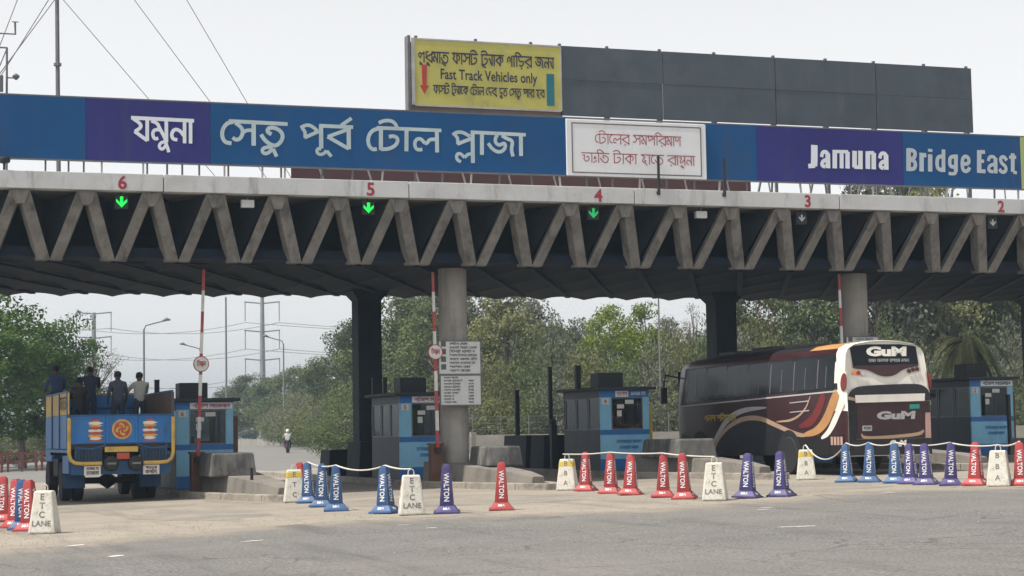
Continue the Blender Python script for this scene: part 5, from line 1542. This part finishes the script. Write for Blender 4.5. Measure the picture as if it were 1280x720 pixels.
rear_text(text_geo('GuM', .06), .2, .82, .5, .18, 'bus_white', .046)
rear_plate('number_plate', [(-.84, 1.16), (-.56, 1.16), (-.56, 1.30), (-.84, 1.30)], 'bus_silver', .032)
put_strokes(MB(), ['k', 'd', 't', 'b', 'l'], -.81, -.59, 1.20, 1.26, -.037, .2).build('lettering', 'letter_black', bus, recalc=False)
# left and right sides
def side_plate(name, poly, m, d, s=-1, th=.012):
    k = len(poly)
    def X(z, e):
        t = 0 if z < 2.18 else (z - 2.18) / 1.02 * .075 * hw
        return s * (hw - t + e)
    vs = [(X(z, d), y, z) for y, z in poly] + [(X(z, d - th), y, z) for y, z in poly]
    fs = [tuple(range(k)), tuple(reversed(range(k, 2 * k)))] + [(i, (i + 1) % k, k + (i + 1) % k, k + i) for i in range(k)]
    return MB().add(vs, fs).build(name, m, bus)
def ribbon(pts, ws, n=2):
    P = chaikin(pts, n)
    N = len(P)
    wl = [np.interp(i / (N - 1), np.linspace(0, 1, len(ws)), ws) for i in range(N)]
    a, b = [], []
    for i, p in enumerate(P):
        q, r = P[max(0, i - 1)], P[min(N - 1, i + 1)]
        dx, dy = r[0] - q[0], r[1] - q[1]
        d = math.hypot(dx, dy) or 1
        ox, oy = -dy / d * wl[i] / 2, dx / d * wl[i] / 2
        a.append((p[0] + ox, p[1] + oy)); b.append((p[0] - ox, p[1] - oy))
    return a, b
def side_ribbon(name, pts, ws, m, d, s=-1):
    a, b = ribbon(pts, ws)
    vs, fs = [], []
    for (y, z), (y2, z2) in zip(a, b):
        t1 = 0 if z < 2.18 else (z - 2.18) / 1.02 * .075 * hw
        t2 = 0 if z2 < 2.18 else (z2 - 2.18) / 1.02 * .075 * hw
        vs += [(s * (hw - t1 + d), y, z), (s * (hw - t2 + d), y2, z2)]
    for i in range(len(a) - 1):
        fs.append((2 * i, 2 * i + 1, 2 * i + 3, 2 * i + 2))
    return MB().add(vs, fs).build(name, m, bus, recalc=False)
for s in (-1, 1):
    side_plate('glass_band', [(.42, 2.26), (.60, 3.22), (10.1, 3.16), (10.35, 2.02)], 'bus_black', .004, s)
    wy = [.58, 1.55, 2.9, 4.3, 5.7, 7.1, 8.5, 9.9]
    for a, b in zip(wy[:-1], wy[1:]):
        za = 2.33 - .022 * a
        side_plate('side_window', [(a + .04, za), (a + .06, 3.14), (b - .04, 3.12), (b - .04, za - .02)], 'bus_glass', .010, s)
        side_plate('pillar_trim', [(b - .028, za), (b - .028, 3.10), (b + .02, 3.10), (b + .02, za)], 'booth_frame', .012, s)
        side_plate('window_slider', [(a + (b - a) * .5, za + .02), (a + (b - a) * .5, 2.9), (a + (b - a) * .5 + .03, 2.9), (a + (b - a) * .5 + .03, za + .02)], 'booth_frame', .014, s)
    side_plate('belt_trim', [(.5, 2.20), (10.3, 1.98), (10.3, 2.02), (.5, 2.24)], 'bus_silver', .010, s)
    side_plate('lower_panel', [(.9, .52), (10.4, .52), (10.3, 1.15), (7.9, .75), (7.0, 1.25), (5.6, 1.52), (4.5, 1.48), (3.4, 1.16), (2.4, .98), (1.4, 1.05), (.95, 1.2)], 'bus_black', .006, s)
    side_ribbon('orange_swoosh', [(2.3, 1.08), (1.6, 1.16), (1.05, 1.45), (.68, 1.9), (.42, 2.2)], [.08, .20, .34, .36, .26], 'bus_orange', .010, s)
    side_ribbon('red_swoosh', [(2.6, 1.30), (1.9, 1.42), (1.45, 1.75), (1.15, 2.15)], [.05, .25, .32, .26], 'bus_red', .009, s)
    side_ribbon('white_swoosh', [(1.35, .98), (.95, 1.12), (.62, 1.42), (.32, 1.75), (.08, 1.92)], [.04, .16, .24, .22, .1], 'bus_white', .014, s)
    side_ribbon('tan_swoosh', [(8.05, .62), (7.5, 1.15), (6.3, 1.55), (5.0, 1.60), (3.8, 1.32), (2.7, 1.08), (2.2, 1.06)], [.05, .12, .14, .14, .13, .12, .06], 'bus_tan', .009, s)
    side_ribbon('silver_swoosh', [(4.5, 1.86), (6.0, 1.83), (7.1, 1.55), (7.8, 1.05), (8.3, .62)], [.02, .14, .20, .16, .05], 'bus_silver', .012, s)
    side_ribbon('thin_swoosh', [(1.9, 2.12), (2.2, 1.75), (2.9, 1.48), (3.9, 1.45)], [.03, .06, .07, .03], 'bus_tan', .011, s)
    for z in (1.98, 1.72):
        side_plate('pin_stripe', [(2.0, z), (3.1, z - .03), (3.1, z - .005), (2.0, z + .03)], 'bus_silver', .012, s)
    # wheel housings
    for y in (3.2, 8.95):
        pts = [(y + .68 * math.cos(t), .54 + .68 * math.sin(t)) for t in [i * math.pi / 14 for i in range(15)]]
        side_plate('wheel_arch', pts, 'chassis', .016, s)
        wheel(bus, s * (hw - .10), y, .52, .52, .28, side=s)
    side_plate('rear_pocket', [(.15, .55), (.85, .55), (.85, 1.05), (.15, 1.08)], 'bus_black', .012, s)
    for k in range(4):
        side_plate('pocket_lamp', [(.20 + k * .17, .80), (.32 + k * .17, .80), (.32 + k * .17, 1.02), (.20 + k * .17, 1.02)], 'bus_tan' if k % 2 else 'bus_pink', .016, s)
    side_plate('quarter_vent', [(.12 + .16 * math.cos(t), 2.45 + .24 * math.sin(t)) for t in [i * math.pi / 8 + .01 for i in range(16)]], 'bus_red', .010, s)
    mir = MB().tube([(s * 1.2, 10.6, 2.9), (s * 1.55, 10.9, 3.0), (s * 1.6, 10.95, 2.6)], .03, 6)
    mir.box(s * 1.6 - .1, s * 1.6 + .1, 10.9, 10.98, 2.1, 2.6)
    mir.build('mirror', 'bus_black', bus)
vs_, fs_, li_ = stroke_geo(['g', 'l', 'p', ' ', 'p', 'i', 'r', 'b', 'h', 'n'], .18)
put_text(mb := MB(), (vs_, fs_), (-hw - .016, 7.5, 1.62), (0, -1, 0), (0, 0, 1), 2.2, .27)
mb.v = [(p[0] - .0007 * q, p[1], p[2]) for p, q in zip(mb.v, li_)]
mb.build('lettering', 'yellow_paint', bus, recalc=False)
for y0, y1, h_ in ((3.0, 4.3, .16), (5.0, 6.4, .18), (7.4, 8.6, .14)):
    MB().box(-.8, .8, y0, y1, 3.45, 3.50 + h_ * .75).build('roof_unit', 'bus_black', bus, bevel=.06)
MB().box(-1.15, 1.15, 10.79, 10.83, 1.5, 3.1).build('windscreen', 'bus_glass', bus)

# ================================================================== FAR MOTORCYCLE
mx, my = 30.6, 134.5
t = thing('motorcycle', 'small motorcycle on the sunlit exit road behind the gantry', 'motorcycle', (mx, my, gz(mx) + .004), -.30)
for y in (-.62, .66):
    ty = MB().lathe([(.22, -.05), (.28, -.06), (.30, 0), (.28, .06), (.22, .05)], 18, 'x', (0, y, .30)).build('wheel', 'tyre', t, smooth=True)
    MB().lathe([(.02, -.03), (.21, -.02), (.21, .02), (.02, .03)], 14, 'x', (0, y, .30)).build('rim', 'rim', ty)
MB().tube([(0, -.62, .30), (0, -.2, .52), (0, .3, .60), (0, .48, .82), (0, .66, .30)], .045, 8).build('frame', 'chassis', t, smooth=True)
MB().tube([(0, -.7, .74), (0, -.3, .74), (0, .0, .72)], [.08, .12, .10], 10).build('seat', 'black_steel', t, smooth=True)
MB().tube([(0, -.02, .76), (0, .2, .82), (0, .42, .80)], [.09, .15, .10], 10).build('tank', 'truck_red', t, smooth=True)
MB().box(-.14, .14, -.1, .3, .28, .55).build('engine', 'rim', t, bevel=.04)
MB().tube([(-.36, .36, 1.0), (0, .46, .96), (.36, .36, 1.0)], .018, 6).build('handlebar', 'black_steel', t)
MB().lathe([(.02, -.08), (.09, -.02), (.09, .05)], 12, 'y', (0, .58, .88)).build('headlamp', 'rim', t)
MB().box(-.05, .05, -.86, -.82, .55, .68).build('tail_lamp', 'lamp_red', t)
person('rider in a white shirt and pale helmet on the far motorcycle', (mx - .06, my - .2, gz(mx) - .08), -.30, 'shirt_white', 'ride', cap='helmet', lean=.08)

# ================================================================== LAMPS, PYLONS, WIRES
def street_lamp(x, y, h, d, lab):
    t = thing('street_lamp', lab, 'street lamp', (x, y, gz(x)), 0, 'far street lamps')
    MB().cyl((0, 0, 0), (0, 0, h * .96), .11, .07, 8).build('pole', 'lamp_pole', t, smooth=True)
    MB().tube([(0, 0, h * .95), (d * .15, 0, h * .985), (d * .7, 0, h * 1.0), (d * 1.5, 0, h * 1.02)], .05, 6).build('arm', 'lamp_pole', t, smooth=True)
    MB().tube([(d * 1.45, 0, h * 1.02), (d * 1.8, 0, h * 1.035), (d * 2.1, 0, h * 1.03)], [.07, .14, .06], 8).build('lamp_head', 'lamp_pole', t, smooth=True)
street_lamp(22.8, 150.8, 10.4, 1, 'street lamp behind the men on the truck')
street_lamp(42.1, 186.6, 10.7, -1, 'street lamp above the far trees left of the dark column')
street_lamp(34.3, 189.5, 10.2, -1, 'street lamp half hidden behind the left boom barrier')
def plain_pole(x, y, h, lab, mname='lamp_pole', r=.12):
    t = thing('utility_pole', lab, 'pole', (x, y, gz(x)), 0)
    MB().cyl((0, 0, 0), (0, 0, h), r, r * .7, 8).build('pole', mname, t, smooth=True)
    MB().cyl((0, 0, h), (0, 0, h + .12), r * .9, r * .5, 8).build('cap', mname, t)
plain_pole(36.6, 188.1, 15.0, 'tall plain pole against the sky right of the left boom barrier')
plain_pole(45.5, 102.0, 9.0, 'thin pale pole among the trees above booth 4', 'lamp_pole', .07)
def pylon(x, y, h, arms, lab):
    t = thing('power_pylon', lab, 'pylon', (x, y, gz(x)), -.15, 'far power pylons')
    MB().cyl((0, 0, 0), (0, 0, h), .55, .28, 10).build('pole', 'pylon', t, smooth=True)
    for z in arms:
        a = MB().bar((-2.6, 0, z + .25), (0, 0, z), .18).bar((0, 0, z), (2.6, 0, z + .25), .18)
        a = a.build('cross_arm', 'pylon', t)
        for s in (-2.5, 2.5):
            MB().cyl((s, 0, z + .2), (s, 0, z - 2.6), .07, .07, 6).build('insulator', 'pylon', a)
pylon(35.6, 284.0, 19.8, (11.9, 16.0, 19.6), 'power pylon above the trees left of the truck men')
pylon(59.0, 275.5, 21.6, (12.2, 16.4, 20.6), 'power pylon in the sky gap between the left boom and dark column')
for z in (9.5, 13.7, 17.6):
    for s in (-2.5, 2.5):
        a, b = Vector((35.6 + s, 284, z + .2)), Vector((59 + s, 275.5, z + .6))
        far = Vector((-90 + s, 320, z + 1.5)); far2 = Vector((170 + s, 250, z + 1.5))
        pts = rope(far, a, 2.5, '') + rope(a, b, 1.2, '')[1:] + rope(b, far2, 3.0, '')[1:]
        tag(MB().tube(pts, .045, 5).build('power_line', 'wire'), '%s %s power line strung between the far pylons' % ({9.5: 'lowest', 13.7: 'middle', 17.6: 'uppermost'}[z], 'near' if s < 0 else 'far'), 'power line', 'power lines')

# ================================================================== BOUNDARY WALLS, RAILS
bw = thing('boundary_wall', 'low stained boundary wall in front of the wood', 'wall', (0, 0, 0))
pts = [(28.0, 104.5), (34, 102.4), (40, 100.3), (46, 98.2), (52, 96.0), (58, 93.9), (64, 91.8), (72, 89)]
for (xa, ya), (xb, yb2) in zip(pts[:-1], pts[1:]):
    z = gz(min(xb, 41))
    MB().bar((xa, ya, z + .45), (xb - .05, yb2 + .02, z + .45), .22, .95).build('wall_panel', 'boundary', bw)
    MB().box(xa - .16, xa + .16, ya - .16, ya + .16, z, z + 1.1).build('pier', 'boundary', bw)
fn = thing('mesh_fence', 'thin dark wire fence on the boundary wall before the wood', 'fence', (0, 0, 0))
for (xa, ya), (xb, yb2) in zip(pts[:-1], pts[1:]):
    z = gz(min(xb, 41)) + .93
    for k in range(4):
        t = k / 4
        x, y = xa + (xb - xa) * t, ya + (yb2 - ya) * t
        MB().cyl((x, y, z), (x, y, z + 1.1), .03, .03, 5).build('fence_post', 'steel', fn)
    for k in range(3):
        MB().bar((xa, ya, z + .3 + k * .36), (xb, yb2, z + .3 + k * .36), .02).build('fence_wire', 'steel', fn)
em = thing('road_parapet', 'low parapet along the far edge of the exit road', 'wall', (0, 0, 0))
pp = [(30.5, 118), (37.5, 150), (43, 182), (46, 215), (46, 260)]
for (xa, ya), (xb, yb2) in zip(pp[:-1], pp[1:]):
    z = gz(min(xb, 41.7))
    for k in range(4):
        t0, t1 = k / 4, (k + .985) / 4
        a = (xa + (xb - xa) * t0, ya + (yb2 - ya) * t0, z + .35)
        b = (xa + (xb - xa) * t1, ya + (yb2 - ya) * t1, z + .35)
        MB().bar(a, b, .3, .75).build('wall_panel', 'boundary', em)
for k in range(4):
    x, y = 5.4 + k * 1.75, 98.5 + k * .6
    t = thing('red_guard_rail', ['red guard rail farthest left beyond the truck', 'second red guard rail beyond the truck', 'third red guard rail beyond the truck', 'red guard rail hidden nearest the truck'][k], 'guard rail', (x, y, gz(x)), 0, 'red guard rails beyond the truck')
    for z in (.45, .85):
        MB().box(-.8, .8, -.03, .03, z, z + .12).build('rail', 'rail_red', t)
    for s in (-.7, 0, .7):
        MB().box(s - .06, s + .06, -.06, .06, 0, 1.0).build('post', 'rail_red', t)

# ================================================================== TREES
def crown_mesh(name, seed, leaves, rx, h, z0, mname, sparse=False, leaf=.26, droop=0):
    """unit tree: crown between z0 and h, half width rx"""
    rg = np.random.default_rng(seed)
    ncl = 62 if not sparse else 30
    C = []
    while len(C) < ncl:
        p = rg.uniform(-1, 1, 3)
        r = np.linalg.norm(p)
        if r > 1 or r < .35: continue
        # crown narrower at the top, lopsided
        k = 1.0 - .35 * max(0, p[2])
        C.append((p[0] * rx * k * (1 + .18 * math.sin(seed)), p[1] * rx * k, z0 + (h - z0) * (.5 + .5 * p[2])))
    C = np.array(C)
    per = leaves // ncl
    V, F = [], []
    for c in C:
        rad = rg.uniform(.55, 1.15) * rx / 3.2 * (.8 if sparse else 1.0)
        n = int(per * rg.uniform(.5, 1.5))
        d = rg.normal(0, 1, (n, 3))
        d /= np.linalg.norm(d, axis=1)[:, None]
        q = c + d * (rad * rg.uniform(.25, 1.0, (n, 1)) ** .6) * np.array([1.15, 1.15, .75])
        nr = d * .7 + rg.normal(0, .6, (n, 3)) + np.array([0, 0, .35])
        nr /= np.linalg.norm(nr, axis=1)[:, None]
        a = np.cross(nr, rg.normal(0, 1, (n, 3)))
        a /= np.linalg.norm(a, axis=1)[:, None] + 1e-9
        b = np.cross(nr, a)
        s = rg.uniform(.5, 1.0, (n, 1)) * leaf
        w_ = s * rg.uniform(.35, .6, (n, 1))
        P = np.stack([q - a * s * .5, q + b * w_ * .5, q + a * s * .5, q - b * w_ * .5], 1).reshape(-1, 3)
        b0 = sum(len(v) for v in V)
        V.append(P)
        F.append(np.arange(n * 4).reshape(-1, 4) + b0)
    V = np.concatenate(V); F = np.concatenate(F)
    me = bpy.data.meshes.new(name)
    me.vertices.add(len(V)); me.vertices.foreach_set('co', V.ravel())
    me.loops.add(F.size); me.loops.foreach_set('vertex_index', F.ravel().astype(np.int32))
    me.polygons.add(len(F)); me.polygons.foreach_set('loop_start', np.arange(0, F.size, 4, dtype=np.int32))
    me.polygons.foreach_set('loop_total', np.full(len(F), 4, dtype=np.int32))
    me.materials.append(M[mname])
    me.update(); me.validate()
    return me, C
def trunk_mesh(name, seed, C, h, z0, r=.22, nl=14):
    rg = random.Random(seed)
    mb = MB()
    sway = [(rg.uniform(-.25, .25), rg.uniform(-.25, .25)) for _ in range(4)]
    tp = [(0, 0, -.1), (sway[0][0] * .3, sway[0][1] * .3, z0 * .5), (sway[0][0], sway[0][1], z0), (sway[1][0] * 1.6, sway[1][1] * 1.6, z0 + (h - z0) * .45), (sway[1][0] * 2, sway[1][1] * 2, z0 + (h - z0) * .85)]
    mb.tube(tp, [r * 1.25, r, r * .8, r * .45, r * .12], 8)
    idx = list(range(len(C))); rg.shuffle(idx)
    for i in idx[:nl]:
        c = C[i]
        f = min(.92, max(.1, (c[2] - z0 * .8) / (h - z0) * .7))
        k = 2 + (1 if f > .5 else 0)
        b = Vector(tp[2]).lerp(Vector(tp[4]), f * .8)
        e = Vector(c)
        m = b.lerp(e, .5) + Vector((rg.uniform(-.2, .2), rg.uniform(-.2, .2), .25))
        mb.tube([b, m, e], [r * .34, r * .2, r * .05], 5, cap=False)
        for j in range(2):
            e2 = e + Vector((rg.uniform(-.7, .7), rg.uniform(-.7, .7), rg.uniform(.1, .8)))
            mb.tube([m, e2], [r * .12, r * .03], 4, cap=False)
    return mb.mesh(name, 'bark', recalc=False, smooth=True)
KIND = ['leaf_fresh', 'leaf_dull', 'leaf_grey', 'leaf_olive', 'leaf_dry', 'leaf_lime']
KLAB = ['fresh green leafy', 'dull green', 'grey green', 'olive tinged', 'sparse half bare', 'yellow green']
PR = {}
def tree(x, y, z, h, rx, kind, lab, var=0):
    key = (kind, var)
    if key not in PR:
        sp = kind == 4
        cm, C = crown_mesh('crown', 11 + kind * 7 + var * 3, 1500 if sp else 9500, 3.2, 10.0, 1.6 if not sp else 3.0, KIND[kind], sp, .20 if sp else .32)
        tm = trunk_mesh('trunk', 5 + kind + var * 11, C, 10.0, 2.4, .20, 30 if sp else 16)
        PR[key] = (cm, tm)
    cm, tm = PR[key]
    t = thing('broadleaf_tree', lab, 'tree', (x, y, z), random.uniform(0, 6.28), 'trees beyond the toll plaza')
    t.scale = (rx / 3.2, rx / 3.2, h / 10.0)
    obj('trunk', tm, t)
    obj('crown', cm, t)
    return t
TREES = [
 (7.1, 103.9, -.16, 10.0, 4.2, 0, 'fresh green tree cut by the left photo edge'),
 (9.8, 109.4, -.11, 9.5, 3.6, 0, 'fresh green leafy tree left of the truck, tallest there'),
 (12.8, 116.8, -.06, 9.1, 2.9, 0, 'fresh green tree just above the left corner of the truck'),
 (15.4, 122.3, -.02, 7.6, 2.6, 4, 'sparse half bare tree above the men on the truck'),
 (59.6, 298.2, .41, 9.6, 5, 1, 'farthest hazy tree, right of the lane 6 booth roof'),
 (52.9, 252.7, .41, 9.4, 4.5, 1, 'hazy tree under the right pylon'),
 (51.4, 231.9, .41, 8.9, 4.6, 1, 'hazy tree beside the far street lamp pole'),
 (50.7, 216.2, .41, 9.1, 4.2, 1, 'hazy tree above the far motorcycle'),
 (47.4, 190.7, .41, 9.7, 3.6, 1, 'hazy tree with sky above it, second left of the dark column'),
 (41.7, 160.8, .41, 10.7, 3.2, 1, 'tree just left of the dark column'),
 (39.1, 145.8, .37, 10.8, 3.0, 1, 'tree mostly hidden behind the dark column by booth 5'),
 (37.4, 130.4, .34, 11.1, 3.4, 1, 'dull green tree behind the roof box of booth 5'),
 (40.6, 134.6, .39, 12.5, 3.4, 2, 'grey green tree between booth 5 and the round column'),
 (38.7, 122.5, .36, 11.3, 3.2, 1, 'tree behind the round column with notice boards'),
 (42.4, 125.5, .41, 10.7, 3.3, 2, 'grey green tree just right of the notice boards'),
 (41.7, 118.2, .41, 10.9, 3.2, 3, 'olive tinged tree right of the notice boards'),
 (47.8, 129.9, .41, 11.1, 3.0, 2, 'grey green tree above the tall black posts'),
 (45.8, 120.0, .41, 8.3, 2.6, 1, 'dull green tree left of the roof box of booth 4'),
 (52.0, 130.6, .41, 9.3, 2.5, 2, 'grey green tree with a sky gap above, left of the yellow green tree'),
 (47.9, 115.0, .41, 9.6, 2.6, 5, 'bright yellow green tree above booth 4'),
 (52.2, 119.9, .41, 10.1, 2.6, 5, 'yellow green tree behind the thin pale pole'),
 (58.7, 130.3, .41, 9.7, 2.2, 2, 'grey green tree left of the sky gap beside the right dark column'),
 (59.9, 127.8, .41, 10.2, 2.6, 4, 'sparse half bare tree in the sky gap left of the right dark column'),
 (58.6, 119.7, .41, 11.2, 3.0, 1, 'dull green tree behind the right dark column'),
 (57.8, 113.6, .41, 11.4, 3.2, 3, 'olive tinged tree above the middle of the bus'),
 (63.8, 121.0, .41, 13.3, 3.3, 2, 'grey green tree above the bus windows'),
 (60.4, 110.5, .41, 13.4, 3.3, 1, 'dull green tree left of the right boom barrier'),
 (65.4, 115.2, .41, 15.8, 3.4, 3, 'olive tinged tree behind the column above the bus'),
 (64.3, 109.2, .41, 18.0, 4.3, 2, 'tall grey green tree whose top shows below the painted Jamuna panel'),
 (69.6, 113.7, .41, 18.8, 4.4, 1, 'tall dull green tree above the bus rear, tallest of all'),
 (69.3, 109.5, .41, 17.8, 4.0, 3, 'tall olive tinged tree right of the bus rear'),
 (74.8, 113.9, .41, 14.6, 3.2, 2, 'grey green tree behind the palm'),
 (72.9, 107.2, .41, 12.1, 3.2, 1, 'dull green tree right of the palm'),
 (77.8, 110.7, .41, 13.5, 3.5, 3, 'olive tinged tree cut by the right photo edge'),
]
for i, (x, y, z, h, rx, k, lab) in enumerate(TREES):
    tree(x, y, z, h, rx, k, lab, i % 2 if k in (1, 2, 3) else 0)
# undergrowth and the deeper wood read as one mass each
def mass(name, places, srcs, lab, kinds):
    rg = random.Random(5)
    allv, allf, mi = [], [], []
    tot = 0
    for i, (x, y, s, sz) in enumerate(places):
        src = srcs[i % len(srcs)]
        n = len(src.vertices)
        co = np.empty(n * 3); src.vertices.foreach_get('co', co); co = co.reshape(-1, 3)
        a = rg.uniform(0, 6.28)
        rot = np.array([[math.cos(a), -math.sin(a), 0], [math.sin(a), math.cos(a), 0], [0, 0, 1]])
        q = co @ rot.T * np.array([s, s, sz]) + np.array([x, y, gz(x)])
        lp = np.empty(len(src.loops), dtype=np.int32); src.loops.foreach_get('vertex_index', lp)
        allf.append(lp.reshape(-1, 4) + tot)
        tot += n
        allv.append(q)
        mi.append(np.full(len(src.polygons), i % len(srcs), dtype=np.int32))
    V = np.concatenate(allv); F = np.concatenate(allf); mi = np.concatenate(mi)
    me = bpy.data.meshes.new(name)
    me.vertices.add(len(V)); me.vertices.foreach_set('co', V.ravel())
    me.loops.add(F.size); me.loops.foreach_set('vertex_index', F.ravel().astype(np.int32))
    me.polygons.add(len(F)); me.polygons.foreach_set('loop_start', np.arange(0, F.size, 4, dtype=np.int32))
    me.polygons.foreach_set('loop_total', np.full(len(F), 4, dtype=np.int32))
    me.polygons.foreach_set('material_index', mi)
    for k in kinds: me.materials.append(M[KIND[k]])
    me.update()
    o = obj(name, me)
    stuff(o); o['label'] = lab; o['category'] = name.replace('_', ' ')
rg = random.Random(5)
US = [crown_mesh('undergrowth', sd, 3600, 2.6, 4.2, .2, KIND[kind], False, .26)[0] for kind, sd in ((1, 81), (2, 82), (3, 83))]
PL = []
for row in range(3):
    for i in range(30):
        x = 27.5 + i * 1.75 + row * .9
        y = 105.6 - (x - 28) * .352 + 2.2 + row * 3.0
        PL.append((x, y, rg.uniform(.55, .9), rg.uniform(.7, 1.2) * (1 + .25 * row) * (1 if x > 36 else .55)))
for i in range(44):
    t_ = i / 43
    x, y = 33.5 + 15 * t_ + rg.uniform(-.5, 2.5), 126 + 95 * t_
    PL.append((x, y, rg.uniform(.7, 1.15), rg.uniform(.75, 1.25)))
for i in range(16):
    PL.append((1 + i * 1.25, 110 + i * .9 + rg.uniform(-2, 2), rg.uniform(.6, .9), rg.uniform(.35, .62)))
mass('undergrowth', PL, US, 'dense shrubs and undergrowth along the edge of the wood', (1, 2, 3))
FW = [crown_mesh('far_wood', sd, 3600, 3.2, 8.0, .3, KIND[kind], False, .42)[0] for kind, sd in ((1, 91), (2, 92))]
PL = []
for row in range(2):
    for i in range(22):
        x = 46 + i * 2.6 + row * 1.2
        PL.append((x, 156 - (x - 46) * .352 - (4 if row else 0), rg.uniform(.9, 1.2), rg.uniform(.85, 1.15) * (1.0 + max(0, x - 66) * .022)))
for i in range(18):
    PL.append((22 + i * 3.4, 348 - i * 1.3, rg.uniform(1.0, 1.5), rg.uniform(.55, .85)))
mass('far_wood', PL, FW, 'deeper trees of the wood closing the gaps between the nearer crowns', (1, 2))

# drooping date palm behind the rightmost booth
pm = thing('date_palm', 'date palm with drooping dry fronds above the rightmost booth', 'palm', (47.3, 72.7, gz(47.3)))
MB().tube([(0, 0, -.1), (.05, 0, 2), (.0, .05, 4.6)], [.26, .21, .20], 10).build('trunk', 'bark', pm, smooth=True)
rg = random.Random(9)
for k in range(40):
    a = k * 2.399
    up = rg.choice((rg.uniform(.7, 1.5), rg.uniform(-.9, .4)))
    ln = rg.uniform(2.2, 3.4)
    pts = []
    for i in range(9):
        t = i / 8
        r_ = ln * (t - .28 * t * t * (1.2 - up * .4)) * .9
        z = 4.6 + up * 1.1 * t * ln * .5 - 2.3 * t * t * ln * .55
        pts.append(Vector((r_ * math.cos(a), r_ * math.sin(a), z)))
    mb = MB()
    mb.tube(pts, [.035 - .003 * i for i in range(9)], 4, cap=False)
    for i in range(44):
        t = .12 + .86 * i / 43
        f = t * 8
        j = min(7, int(f))
        p = pts[j].lerp(pts[j + 1], f - j)
        d = (pts[j + 1] - pts[j]).normalized()
        sd = d.cross(Vector((0, 0, 1))).normalized()
        l_ = .46 * math.sin(math.pi * min(1, t * .8 + .18))
        for s in (-1, 1):
            e = p + (sd * s * .8 + d * .55 + Vector((0, 0, -.35 + rg.uniform(-.2, .2)))).normalized() * l_
            w_ = d * .022
            mb.add([p - w_, p + w_, e], [(0, 1, 2)])
    mb.build('frond', 'leaf_palm', pm, recalc=False)

# ================================================================== HAZE
hz = bpy.data.materials.new('haze')
hz.use_nodes = True
n, l = hz.node_tree.nodes, hz.node_tree.links
n.remove(n['Principled BSDF'])
pv = n.new('ShaderNodeVolumePrincipled')
pv.inputs['Color'].default_value = (0.60, 0.80, 1.0, 1)
pv.inputs['Density'].default_value = 0.00052
pv.inputs['Anisotropy'].default_value = 0.3
l.new(pv.outputs[0], n['Material Output'].inputs['Volume'])
M['haze'] = hz
o = MB().box(-424, 644, -64, 704, -1.5, 25).build('haze', 'haze')
stuff(o)
o['label'] = 'thin pale haze in the air over the whole plaza'
